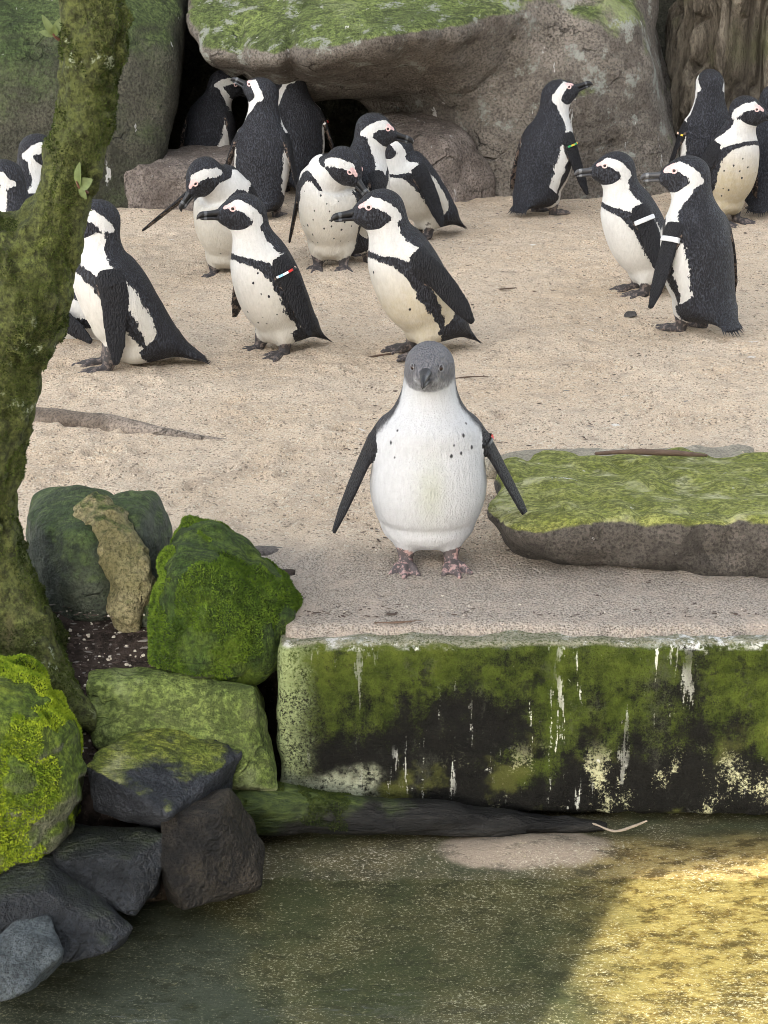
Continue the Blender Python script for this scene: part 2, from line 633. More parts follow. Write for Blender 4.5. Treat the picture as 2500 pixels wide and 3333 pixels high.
def penguin(name, label, feet_px, yaw, group='black and white penguins on the sand', loc=None, size=1.0, lean=20, neck=(0.0, 0.0, 0.0),
            head_yaw=0.0, head_pitch=0.0, head_roll=0.0, plump=1.0, cream=0.35, spots=10, juvenile=False, h=0.0045,
            wing_l=(8, 10), wing_r=(8, 10), band=None, beak='normal', sit=False, stripe=True, tail_up=0.0, wide=1.0,
            feet_dx=(0.0, 0.0), lie=False, seed=0, pink=1.0, pale_nape=0.0, wing_len=1.14, stance=0.045, twist=0.0):
    """feet_px: where the feet stand in a 2500 x 3333 frame; yaw: heading in degrees from +X; lean: forward slope of the trunk"""
    rng = np.random.default_rng(seed + 11)
    S = size
    la = math.radians(lean)
    ax = np.array([math.sin(la), 0, math.cos(la)])           # trunk axis (tail to neck)
    fr = np.array([math.cos(la), 0, -math.sin(la)])          # breast direction
    hip = np.array([-0.050 if not sit else -0.085, 0, 0.120 if not sit else 0.108])
    if lie:
        hip = np.array([-0.12, 0, 0.085])
    P0 = hip - ax * 0.030 + np.array([0.004, 0, 0])
    P1 = hip
    P2 = hip + ax * 0.065 + fr * 0.004
    P3 = hip + ax * 0.135 + fr * 0.006
    P4 = hip + ax * 0.215 + fr * 0.006
    P5 = hip + ax * 0.275 + fr * 0.006 + np.array(neck) * 0.45
    P6 = hip + ax * 0.312 + fr * 0.012 + np.array([0.0, 0, 0.036]) + np.array(neck)
    ctrl = np.array([P0, P1, P2, P3, P4, P5, P6])
    NS = 96
    sp = spline(ctrl, NS)
    ts = np.linspace(0, 1, NS + 1)
    st = np.linspace(0, 1, 7)
    hy, hp, hr = map(math.radians, (head_yaw, head_pitch, head_roll))
    hf = rotz(np.array([math.cos(hp), 0, math.sin(hp)]), hy)          # beak direction
    hu = rotz(np.array([-math.sin(hp), 0, math.cos(hp)]), hy)
    hl = np.cross(hu, hf)
    hu, hl = hu * math.cos(hr) + hl * math.sin(hr), hl * math.cos(hr) - hu * math.sin(hr)
    Lx, Nx = [], []
    for i in range(NS + 1):
        tg = unit(sp[min(i + 1, NS)] - sp[max(i - 1, 0)])
        w = sstep(0.74, 1.0, ts[i])
        fdir = rotz(np.array([1.0, 0, 0]), hy * w)
        # the front of the body: whatever of the heading is square to the spine
        n = fdir - tg * (fdir @ tg)
        n = unit(n + np.array([0, 0, -0.15 if tg[0] > 0 else 0.0]) * 0)
        Nx.append(n)
        Lx.append(np.cross(tg, n))
    Lx, Nx = np.array(Lx), np.array(Nx)
    tab = np.array([[0, 0, 0], [.090 * wide, .098, .072], [.110 * wide, .113, .088], [.110 * wide, .112, .092], [.093 * wide, .096, .082], [.066, .064, .062], [.047, .045, .045]]) * plump
    if juvenile:
        tab = np.array([[0, 0, 0], [.104 * wide, .102, .072], [.116 * wide, .115, .088], [.110 * wide, .112, .090], [.096 * wide, .096, .080], [.071, .065, .062], [.047, .045, .045]]) * plump
    tab[0] = tab[1] * (0.97 if not juvenile else 0.90)
    tab = spline(tab, NS)
    rl, rv, rd = tab[:, 0].copy(), tab[:, 1].copy(), tab[:, 2].copy()
    if juvenile:
        rv += 0.005 * np.exp(-((ts - 0.70) / 0.05) ** 2) - 0.005 * np.exp(-((ts - 0.595) / 0.035) ** 2)
    if sit or lie:
        rv[:36] *= 1.04
    hc = P6 + hf * 0.012 + hu * 0.004
    HR = np.array([0.064, 0.049, 0.054])

    # flippers: a flat blade from the shoulder
    blades = []
    for sgn, (fwd, out) in ((1, wing_l), (-1, wing_r)):
        root = hip + ax * 0.212 + fr * (-0.006) + np.array([0, sgn * 0.080 * wide * plump, 0])
        a, o = math.radians(fwd), math.radians(out + (0 if juvenile else 5))
        down = -ax * math.cos(a) + fr * math.sin(a)
        lat = np.array([0, sgn, 0.0])
        d1 = unit(down * math.cos(o) + lat * math.sin(o))
        d0 = unit(d1 + lat * 0.55)
        wv = unit(np.cross(lat, d1)) * (1 if sgn > 0 else -1)      # across the blade
        wv = unit(wv - d1 * (wv @ d1))
        if twist:
            tw = math.radians(twist) * sgn
            wv = unit(wv * math.cos(tw) + np.cross(d1, wv) * math.sin(tw))
        nv = unit(np.cross(d1, wv))
        if nv @ lat < 0:
            nv = -nv
        k = wing_len
        c = [root, root + d0 * 0.035 * k, root + d0 * 0.035 * k + d1 * 0.05 * k, root + d0 * .035 * k + d1 * 0.10 * k - wv * 0.004, root + d0 * .035 * k + d1 * 0.15 * k - wv * 0.009, root + d0 * .035 * k + d1 * 0.188 * k - wv * 0.015]
        c = np.array(c)
        wr = np.array([.026, .031, .035, .034, .027, .011])
        tr = np.array([.020, .0125, .0085, .0070, .0060, .0045])
        blades.append(dict(pts=c, w=wr, t=tr, wv=np.repeat(wv[None], 6, 0), nv=np.repeat(nv[None], 6, 0), d=d1, sgn=sgn))
    # legs and feet
    legs = []
    for sgn, dx in ((1, feet_dx[0]), (-1, feet_dx[1])):
        if lie:
            continue
        ft = np.array([0.012 + dx, sgn * stance, 0.0])
        if sit:
            ft = np.array([0.045 + dx, sgn * stance, 0.0])
        top = np.array([ft[0] * 0.4 - 0.02, sgn * stance, 0.075])
        ank = ft + np.array([-0.022, 0, 0.014])
        toes = []
        for aa, ll in ((-24, .074), (2, .090), (27, .076)):
            a = math.radians(aa * 1.0 + sgn * 7)
            e = ank + np.array([math.cos(a) * ll, math.sin(a) * ll, 0.0]) * 1.0
            e[2] = 0.0065
            mid = ank * 0.45 + e * 0.55 + np.array([0, 0, 0.004])
            toes.append((ank, mid, e))
        legs.append((top, ank, toes))

    def capsule(P, a, b, ra, rb):
        ab = b - a
        t = np.clip(((P - a) @ ab) / (ab @ ab), 0, 1)
        return np.linalg.norm(P - a - t[:, None] * ab, axis=1) - (ra + (rb - ra) * t)

    def head_local(P):
        q = P - hc
        return np.stack([q @ hf, q @ hl, q @ hu], 1)

    t0 = hip - fr * 0.022 + ax * 0.015
    t1 = np.array([hip[0] - (0.128 if not sit else 0.165), 0, 0.036 if not sit else 0.024])
    if lie:
        t1 = hip + np.array([-0.20, 0, -0.055])
    tm = hip + np.array([-0.068, 0, -0.036]) if not (sit or lie) else (t0 + t1) / 2 + np.array([0.004, 0, -0.008])
    tlat = np.array([0, 1.0, 0])
    tn = unit(np.cross(tlat, unit(t1 - tm)))
    tail_pts = spline([t0, tm, t1], 8)
    tail_w, tail_t = np.interp(np.linspace(0, 1, 9), [0, .5, 1], [.064, .056, .034]), np.interp(np.linspace(0, 1, 9), [0, .5, 1], [.050, .030, .007])

    def f(P):
        d, _, _, _ = sweep_pts(P, sp, rl, rv, rd, Lx, Nx, 6, 0.056)
        q = head_local(P)
        dh = (np.linalg.norm(q / HR, axis=1) - 1) * 0.043
        fc = np.array([0.042, 0, -0.009])
        df = (np.linalg.norm((q - fc) / np.array([.040, .027, .029]), axis=1) - 1) * 0.027
        dh = smin(dh, df, 0.022)
        d = smin(d, dh, 0.030)
        dt, _, _, _ = sweep_pts(P, tail_pts, tail_w, tail_t, tail_t,
                                np.repeat(tlat[None], 9, 0), np.repeat(tn[None], 9, 0))
        d = smin(d, dt, 0.05)
        for bl in blades:
            m = ((P > bl['pts'].min(0) - 0.06) & (P < bl['pts'].max(0) + 0.06)).all(1)
            if m.any():
                db, tb, _, _ = sweep_pts(P[m], bl['pts'], bl['w'], bl['t'], bl['t'], bl['wv'], bl['nv'])
                d[m] = smin(d[m], db, np.interp(tb, [0.1, 0.4], [0.026, 0.006]))
        low = P[:, 2] < 0.13
        if low.any() and legs:
            Q = P[low]
            dl = np.full(len(Q), 9.0)
            for top, ank, toes in legs:
                dl = np.minimum(dl, capsule(Q, top, ank, 0.030, 0.014))
                for a, mdl, e in toes:
                    dl = smin(dl, capsule(Q, a, mdl, 0.0125, 0.0085), 0.007)
                    dl = smin(dl, capsule(Q, mdl, e, 0.0085, 0.0060), 0.006)
                for (k1, k2) in ((0, 1), (1, 2)):
                    c = (ank + toes[k1][1] + toes[k2][1] + toes[k1][2] * 0.5 + toes[k2][2] * 0.5) / 4
                    c = np.array([c[0], c[1], 0.006])
                    dl = smin(dl, (np.linalg.norm((Q - c) / np.array([.024, .016, .0048]), axis=1) - 1) * 0.0048, 0.006)
            d[low] = smin(d[low], dl, 0.012)
        return d

    allp = np.concatenate([sp - 0.135, sp + 0.135, tail_pts - 0.05, tail_pts + 0.05, hc[None] - 0.075, hc[None] + 0.075] + [b_['pts'] - 0.045 for b_ in blades] + [b_['pts'] + 0.045 for b_ in blades] + ([np.array([[.12, .1, 0], [-.05, -.1, 0]])] if legs else []))
    lo, hi = allp.min(0), allp.max(0)
    lo[2] = max(lo[2], -0.012)
    V, Q = surface(f, lo, hi, h, 0.006, 1)

    d, t, x, y = sweep_pts(V, sp, rl, rv, rd, Lx, Nx, 6, 0.056)
    keep = (d < 0.004) & (np.linalg.norm(V - hc, axis=1) > 0.085)
    for bl in blades:
        db = sweep_pts(V, bl['pts'], bl['w'], bl['t'], bl['t'], bl['wv'], bl['nv'])[0]
        keep &= db > 0.012
    ww = np.where(keep & (V[:, 2] > 0.035), 0.7, 0.0)
    for _ in range(14):
        V = smooth(V, Q, ww)
    # ---------------------------------------------- plumage fields, one value per vertex
    d, t, x, y = sweep_pts(V, sp, rl, rv, rd, Lx, Nx, 6, 0.056)
    phi = np.degrees(np.abs(np.arctan2(x, y)))
    jit = fbm(V, 38, 2, seed) * 5.0
    phi = phi + jit
    backlim = np.interp(t, st, [70, 112, 118, 116, 106, 100, 112])
    if juvenile:
        backlim = np.interp(t, st, [112, 112, 110, 100, 80, 70, 88])
    back = (phi - backlim) / 22.0
    if stripe:
        tt = t + fbm(V, 30, 2, seed + 5) * 0.008
        c0 = np.interp(tt, [0, 0.2, 0.5, 0.7, 1], [80, 82, 80, 74, 70])
        u = phi / c0
        s = np.maximum(tt - 0.56, 0) / 0.195
        r = np.sqrt(u * u + s * s)
        hw = np.interp(tt, [0.05, 0.15, 0.3, 0.6, 0.7, 0.8], [0.04, 0.08, 0.13, 0.165, 0.13, 0.075])
        st_f = (hw - np.abs(r - 1)) * 5.0
        black = np.maximum(back, st_f)
    else:
        black = back
    white_zone = (phi < 66) & (t > 0.12) & (t < 0.72)
    if juvenile:
        white_zone = (phi < 70) & (t > 0.58) & (t < 0.80) & (phi > 22)
    # spots
    nsp = spots
    cand = np.argwhere(white_zone & (d < 0.02))[:, 0]
    if nsp and len(cand):
        pick = []
        for ci in rng.permutation(cand):
            if all(np.linalg.norm(V[ci] - V[o_]) > 0.022 for o_ in pick):
                pick.append(ci)
                if len(pick) >= nsp:
                    break
        for ci in pick:
            rr = rng.uniform(0.0020, 0.0040)
            black = np.maximum(black, (rr - np.linalg.norm((V - V[ci]) * np.array([1, 1, 0.8]), axis=1)) * 190)
    # head
    q = head_local(V)
    qn = q / HR
    rr = np.linalg.norm(qn, axis=1)
    dirn = qn / np.maximum(rr, 1e-6)[:, None]
    m_ax = unit([0.74, 0, -0.67])
    ang = np.degrees(np.arccos(np.clip(dirn @ m_ax, -1, 1))) + fbm(V, 55, 2, seed + 3) * 5
    side = np.abs(dirn[:, 1])
    mask_lim = 70 + 20 * np.clip(side, 0, 1) - 22 * np.clip(dirn[:, 2], 0, 1)
    band_lim = 92 + 36 * np.clip(side - 0.2, 0, 1)
    hb = np.where(ang < (mask_lim + band_lim) / 2, (mask_lim - ang) / 16.0, (ang - band_lim) / 16.0)
    crown = (0.40 - side) * 3.0 * (dirn[:, 2] > 0.25) + (dirn[:, 2] <= 0.25) * -9 
    hb = np.maximum(hb, np.where((dirn[:, 2] > 0.15), np.minimum((0.46 - side) * 3.5, (dirn[:, 2] - 0.25) * 4), -9))
    wh = sstep(1.45, 1.12, rr) * sstep(-1.0, -0.72, qn[:, 2] + 0.10 * qn[:, 0])
    wh = np.where(rr < 1.5, wh, 0)
    wh = np.where((qn[:, 0] > 0.55) & (qn[:, 2] > -0.8) & (rr < 2), 1.0, wh)
    if juvenile:
        hb = 0.75 - 0.62 * sstep(0.30, -0.75, qn[:, 2]) + 0.16 * fbm(V, 40, 2, 9)
        for sgn in (1, -1):
            c1 = np.linalg.norm((dirn - unit([0.76, sgn * 0.50, 0.40])) * np.array([1, 1, 1.6]), axis=1)
            hb = hb - 0.55 * np.exp(-(c1 / 0.17) ** 2)
            c2 = np.linalg.norm((dirn - unit([0.86, sgn * 0.42, -0.25])) * np.array([1, 1, 1.4]), axis=1)
            hb = hb - 0.40 * np.exp(-(c2 / 0.20) ** 2)
        neckd = sstep(0.80, 0.97, t) * 0.10 - 0.10
        black = np.maximum(black, -0.9)
        black = black * (1 - wh) + hb * wh
    else:
        black = black * (1 - wh) + hb * wh
    # bare pink skin over the eye
    ex = np.array([0.60, 0.68, 0.30]) if not juvenile else np.array([0.78, 0.54, 0.16])
    el = []
    for sgn in (1, -1):
        e = np.array([ex[0], sgn * ex[1], ex[2]])
        e = e / np.linalg.norm(e)
        el.append(e)
    pk = np.full(len(V), -1.0)
    if not juvenile:
        for sgn in (1, -1):
            for c, r0 in (((0.72, 0.52, 0.44), 0.17), ((0.62, 0.60, 0.48), 0.16), ((0.84, 0.38, 0.34), 0.13)):
                cc = unit([c[0], sgn * c[1], c[2]])
                pk = np.maximum(pk, (r0 * pink - np.linalg.norm(dirn - cc, axis=1)) * 6)
        pk = np.where(rr < 1.5, pk, -1)
    if pale_nape:
        pass
    tint = cream * sstep(0.80, 0.35, t) * sstep(1.0, 1.3, rr)
    if juvenile:
        c = hip + ax * 0.10 + fr * 0.105
        tint = 0.55 * np.exp(-(((V - c) * np.array([1, 1.0 / 0.032, 1.0 / 0.075])) ** 2)[:, 1:].sum(1)) * (phi < 60)
    mott = np.zeros(len(V))
    feet = np.zeros(len(V))
    deep = np.where(rr > 1.5, 0.7, 0.0) if juvenile else np.zeros(len(V))
    for bl in blades:
        db, tb, xb, yb = sweep_pts(V, bl['pts'], bl['w'], bl['t'], bl['t'], bl['wv'], bl['nv'])
        near = ((db < 0.004) & (tb > 0.14) & (d > 0.003)) | ((db < 0.006) & (yb > 0) & (tb > 0.02))
        inner = (yb < -0.001)
        black = np.where(near, 0.8, black)
        if juvenile:
            wloc = np.interp(tb, np.linspace(0, 1, 6), bl['w'])
            pale = near & (np.abs(xb + 0.10 * wloc) < 0.52 * wloc) & (tb > 0.22) & (tb < 0.93) & (yb < 0.0015)
            mott = np.where(pale, 0.75, mott)
        else:
            mott = np.where(near & inner, 1.0, mott)
        deep = np.where(near, 1.0, deep)
    dt, _, _, _ = sweep_pts(V, tail_pts, tail_w, tail_t, tail_t, np.repeat(tlat[None], 9, 0), np.repeat(tn[None], 9, 0))
    tw = sstep(0.016, 0.0, dt) * sstep(0.002, 0.010, d) * (V[:, 0] < hip[0] + 0.02)
    black = black * (1 - tw) + 0.8 * tw
    if legs:
        for top, ank, toes in legs:
            lw = np.minimum(np.abs(V[:, 1] - top[1]), 1) < 0.075
            feet = np.where(lw & (d > 0.006) & (V[:, 2] < 0.085) & (V[:, 0] > -0.055 + min(feet_dx)) & (dt > 0.012), 1.0, feet)
    me = new_mesh('body', V * S, Q, MAT_JUV if juvenile else MAT_ADULT)
    float_attr(me, 'black', black)
    float_attr(me, 'pink', pk)
    float_attr(me, 'tint', tint)
    float_attr(me, 'mottle', mott)
    float_attr(me, 'feet', feet)
    float_attr(me, 'deep', deep)

    if loc is None:
        g = on(feet_px[0], feet_px[1], 0.0)
        loc = (g[0], g[1], ground_z(g[0], g[1]) - 0.002)
    root = thing(name, label, 'penguin', loc, math.radians(yaw), group)
    body = link('body', me, root)
    # beak
    bm_ = {'normal': BEAK_ME, 'open': BEAK_OPEN_ME, 'worn': BEAK_G_ME}[beak] if not juvenile else BEAK_J_ME
    R = Matrix((tuple(hf), tuple(hl), tuple(hu))).transposed().to_4x4()
    bo = link('beak', bm_, root)
    bo.matrix_local = Matrix.Translation(Vector((hc + hf * 0.073 - hu * 0.008) * S)) @ R @ Matrix.Scale(S, 4)
    for e, sgn in zip(el, (1, -1)):
        # the eye sits on the skin found along its direction
        dirw = hf * e[0] * HR[0] + hl * e[1] * HR[1] + hu * e[2] * HR[2]
        k = np.linalg.norm(dirw)
        line = hc + np.outer(np.linspace(0.6, 1.8, 60), dirw)
        dd = f(line)
        s0 = np.linspace(0.6, 1.8, 60)[np.argmax(dd > 0)]
        pos = hc + dirw * (s0 - 0.035)
        nrm = unit(hl * sgn * 0.95 + hf * (0.28 if not juvenile else 0.75) + hu * 0.10)
        eo = link('eye', EYE_ME, root)
        xx = unit(hf - nrm * (hf @ nrm))
        yy = np.cross(nrm, xx)
        Re = Matrix((tuple(xx), tuple(yy), tuple(nrm))).transposed().to_4x4()
        eo.matrix_local = Matrix.Translation(Vector((pos + nrm * 0.0002) * S)) @ Re @ Matrix.Scale(S * (1.35 if juvenile else 1.0), 4)
        ro = link('eye_ring', RING_J_ME if juvenile else RING_ME, eo)
        ro.location = (0, 0, 0.0032)
    # tail feathers
    fw = []
    FF = []
    for i in range(13):
        u = (i / 12 - 0.5) * 2
        b0 = t1 - unit(t1 - tm) * 0.020 + tlat * 0.034 * u
        dr = unit(unit(t1 - tm) + tlat * 0.35 * u + tn * rng.uniform(-.08, .08))
        ln = 0.034 + rng.uniform(0, 0.022) - 0.008 * abs(u)
        tip = b0 + dr * ln
        tip[2] = max(tip[2], 0.004)
        w_ = 0.0055
        k = len(fw)
        fw += [b0 - tlat * w_ + tn * .003, b0 + tlat * w_ + tn * .003, b0 - tn * 0.004, tip]
        FF += [(k, k + 1, k + 3), (k + 1, k + 2, k + 3), (k + 2, k, k + 3), (k, k + 2, k + 1)]
    link('tail_feathers', new_mesh('tail_feathers', np.array(fw) * S, FF, MAT_FEATHER, False), root)
    if band:
        side_, cols, metal = band
        bl = blades[0 if side_ == 'l' else 1]
        pos = bl['pts'][1] + bl['d'] * 0.010
        me = band_mesh(0.0335, 0.0155, cols, 0.0080 if metal else 0.0038, 0.003)
        bo2 = link('flipper_band', me, root)
        zz = bl['d']
        xx = bl['wv'][0]
        yy = np.cross(zz, xx)
        bo2.matrix_local = Matrix.Translation(Vector(pos * S)) @ Matrix((tuple(xx), tuple(yy), tuple(zz))).transposed().to_4x4() @ Matrix.Scale(S, 4)
    return root


MAT_FEATHER = plain('tail_feather', (0.02, 0.02, 0.023), 0.6, 0.25, 0.4, 80)

# ------------------------------------------------------------------ ground
def ground_z(x, y):
    p = np.stack([np.asarray(x, float), np.asarray(y, float), np.zeros_like(np.asarray(x, float))], -1)
    z = (0.010 * fbm(p, 1.7, 2, 5) + 0.004 * noise3(p, 6.0, 9)) * (0.15 + 0.85 * sstep(3.9, 4.4, p[..., 1]))
    return z if np.ndim(z) else float(z)


def sand_material():
    b = M('sand')
    big = b.noise(2.2, 4, 0.6)
    mid = b.noise(14, 4, 0.6)
    g = b.voro(190, out='Color')
    gs = b.n('ShaderNodeSeparateColor')
    b.put(gs.inputs[0], g)
    grain = b.noise(320, 2, 0.7)
    c = b.mix(b.ss(big, 0.3, 0.7), (0.62, 0.48, 0.34), (0.70, 0.565, 0.425))
    c = b.mix(b.mul(b.ss(mid, 0.45, 0.7), 0.5), c, (0.36, 0.295, 0.235))
    c = b.mix(b.ss(gs.outputs[0], 0.80, 0.95), c, (0.70, 0.61, 0.47))
    c = b.mix(b.ss(gs.outputs[1], 0.86, 0.97), c, (0.25, 0.20, 0.15))
    c = b.mix(b.mul(b.ss(grain, 0.38, 0.68), 0.52), c, (0.22, 0.168, 0.115))
    sp = b.ss(b.add(b.voro(4.5), b.mul(b.add(b.noise(45, 4, .7), -0.5), 0.16)), 0.062, 0.040)
    c = b.mix(b.mul(sp, 0.75), c, (0.74, 0.72, 0.67))
    dm = b.ss(b.add(b.noise(1.6, 4, .65), b.mul(b.add(mid, -.5), .35)), 0.58, 0.72)
    c = b.mix(b.mul(dm, 0.32), c, (0.33, 0.265, 0.20))
    # trodden grey apron by the block
    y = b.sep()[1]
    ap = b.ss(b.add(y, b.add(b.mul(b.add(b.noise(3.5, 4, 0.6), -0.5), 0.42), b.mul(b.add(b.noise(30, 3, .6), -.5), .10))), 4.34, 4.08)
    grit = b.mix(b.ss(b.add(b.voro(240), b.mul(grain, 0.4)), 0.35, 0.9), (0.085, 0.072, 0.062), (0.37, 0.33, 0.285))
    grit = b.mix(b.mul(b.ss(mid, 0.45, 0.70), 0.7), grit, (0.42, 0.345, 0.28))
    c = b.mix(b.mul(ap, 0.82), c, grit)
    h = b.add(b.mul(b.voro(150), -0.6), b.add(b.mul(grain, 0.5), b.mul(b.noise(70, 4, 0.6), 1.0)))
    return b.finish(c, 0.92, b.bump(h, 0.008, 1.0), spec=0.12)


MAT_SAND = sand_material()
Y_EDGE = 3.752           # front face of the stone block by the pool
X_EDGE = at(906, 2090, Y_EDGE)[0]


def graded(lo, hi, a, b, fine, coarse):
    """grid lines: fine between a and b, coarse outside"""
    L = list(np.arange(a, b, fine)) + [b]
    x, s = b, fine
    while x < hi:
        s = min(coarse, s * 1.25)
        x += s
        L.append(x)
    x, s = a, fine
    while x > lo:
        s = min(coarse, s * 1.25)
        x -= s
        L.insert(0, x)
    return np.array(L)


def build_ground():
    xs = graded(-16, 16, -1.75, 1.75, 0.0115, 0.6)
    ys = graded(3.77, 20, 3.77, 8.9, 0.0115, 0.6)
    X, Y = np.meshgrid(xs, ys, indexing='ij')
    P = np.stack([X, Y, 0 * X], -1).reshape(-1, 3)
    z = ground_z(P[:, 0], P[:, 1])
    # footprints and scuffs
    z += (0.0115 * fbm(P * np.array([1, .8, 1]), 9, 4, 21) + 0.0035 * fbm(P, 38, 2, 31)) * (0.2 + 0.8 * sstep(3.95, 4.3, P[:, 1])) + 0.003 * sstep(3.86, 3.95, P[:, 1])
    mound = on(1720, 1120)
    z += 0.022 * np.exp(-(((P[:, 0] - mound[0]) / 0.16) ** 2 + ((P[:, 1] - mound[1]) / 0.22) ** 2)) * (1 + 0.3 * fbm(P, 20, 2, 3))
    m2 = on(2150, 1215)
    z += 0.012 * np.exp(-(((P[:, 0] - m2[0]) / 0.10) ** 2 + ((P[:, 1] - m2[1]) / 0.10) ** 2))
    G = z.reshape(len(xs), len(ys))
    rng = np.random.default_rng(77)
    for i in range(900):
        cy = 3.95 + 4.6 * rng.random() ** 1.3
        cx = rng.uniform(-1, 1) * (0.21 * cy + .1)
        r = rng.uniform(0.012, 0.040) * (1.0 if cy > 4.4 else 0.6)
        dep = r * rng.uniform(0.18, 0.42) * (1.0 if cy > 4.4 else 0.35)
        a = rng.uniform(0, math.pi)
        i0, i1 = np.searchsorted(xs, [cx - 3 * r, cx + 3 * r])
        j0, j1 = np.searchsorted(ys, [cy - 3 * r, cy + 3 * r])
        if i1 - i0 < 2 or j1 - j0 < 2:
            continue
        dx, dy = np.meshgrid(xs[i0:i1] - cx, ys[j0:j1] - cy, indexing='ij')
        u, v = dx * math.cos(a) + dy * math.sin(a), (dy * math.cos(a) - dx * math.sin(a)) * 1.5
        q = (u * u + v * v) / r ** 2
        G[i0:i1, j0:j1] += dep * (-np.exp(-q) + 0.55 * np.exp(-(np.sqrt(q) - 1.5) ** 2 / 0.18))
    z = G.reshape(-1)
    # it thins out to the block edge and falls away left of the block
    e = P[:, 1] - (Y_EDGE + 0.066 + 0.026 * fbm(P, 12, 3, 44))
    z -= 0.035 * sstep(0.0, -0.05, e)
    z += 0.012 * sstep(4.10, 4.22, P[:, 1] + 0.03 * noise3(P, 5, 71)) * sstep(-0.05, -0.16, P[:, 0])
    z -= 0.10 * sstep(X_EDGE + 0.02, X_EDGE - 0.06, P[:, 0]) * sstep(4.05, 3.80, P[:, 1])
    P[:, 2] = z
    nx, ny = len(xs), len(ys)
    i = np.arange(nx * ny).reshape(nx, ny)
    Fq = np.stack([i[:-1, :-1], i[1:, :-1], i[1:, 1:], i[:-1, 1:]], -1).reshape(-1, 4)
    fc = P[Fq].mean(1)
    Fq = Fq[~((fc[:, 0] < X_EDGE + 0.012) & (fc[:, 1] < 3.95))]
    o = link('sand_ground', new_mesh('sand_ground', P, Fq, MAT_SAND))
    tag(o, 'pale trodden sand the penguins stand on', 'ground', kind='structure')


build_ground()


# ------------------------------------------------------------------ rocks
def planes_of(pts):
    bm = bmesh.new()
    for p in pts:
        bm.verts.new(tuple(p))
    bmesh.ops.convex_hull(bm, input=bm.verts)
    bm.normal_update()
    cen = np.mean(pts, 0)
    out = []
    for fc in bm.faces:
        n = np.array(fc.normal)
        if np.linalg.norm(n) < 0.5:
            continue
        c = n @ np.array(fc.verts[0].co)
        if n @ cen > c:
            n, c = -n, -c
        if not any(abs(n @ m - 1) < 1e-3 and abs(c - d) < 1e-3 for m, d in out):
            out.append((n, c))
    bm.free()
    return out


def rock_mesh(hulls, h, k=0.03, amp=0.01, scale=9.0, amp2=0.003, scale2=40.0, seed=0, join=0.05, cracks=0.0, extra=None, warp=0.0, cuts=0):
    W = [[at(*p) if len(p) == 3 else np.array(p[:3], float) for p in hl] for hl in hulls]
    PL = [planes_of(w) for w in W]
    allp = np.concatenate([np.array(w) for w in W])
    if cuts:
        rng = np.random.default_rng(seed)
        for w, pl in zip(W, PL):
            w = np.array(w)
            sz = np.ptp(w, axis=0).mean()
            for _ in range(cuts):
                n = rng.normal(size=3) + np.array([0, -0.5, 0.5])
                n = n / np.linalg.norm(n)
                pl.append((n, (w @ n).max() - sz * rng.uniform(0.03, 0.13)))

    def f(P):
        Pw = P
        if warp:
            Pw = P + warp * np.stack([noise3(P, 5, seed + 50), noise3(P, 5, seed + 51), noise3(P, 5, seed + 52)], -1)
        tot = None
        for pl in PL:
            d = None
            for n, c in pl:
                e = Pw @ n - c
                d = e if d is None else smax(d, e, k)
            tot = d if tot is None else smin(tot, d, join)
        tot = tot - 0.5 * k + amp * fbm(P, scale, 3, seed)
        if amp2:
            q = P + 0.35 / scale2 * np.stack([noise3(P, scale2 * .6, seed + 30), noise3(P, scale2 * .6, seed + 31), noise3(P, scale2 * .6, seed + 32)], -1)
            tot = tot + amp2 * (1.1 - 2.6 * np.abs(noise3(q, scale2 * 0.5, seed + 7))) + amp2 * 0.8 * fbm(P, scale2 * 1.4, 2, seed + 8)
        if cracks:
            n = fbm(P * np.array([1, 1, 0.45]), scale * 0.5, 2, seed + 90)
            tot = tot + cracks * np.exp(-(n / 0.018) ** 2)
        if extra is not None:
            tot = extra(P, tot)
        return tot
    V, Q = surface(f, allp.min(0) - amp * 2 - 0.03 - k * .5, allp.max(0) + amp * 2 + 0.03 + k * .5, h, (amp + amp2 * 2 + cracks) * 1.2 + 0.5 * k, 1)
    return V, Q


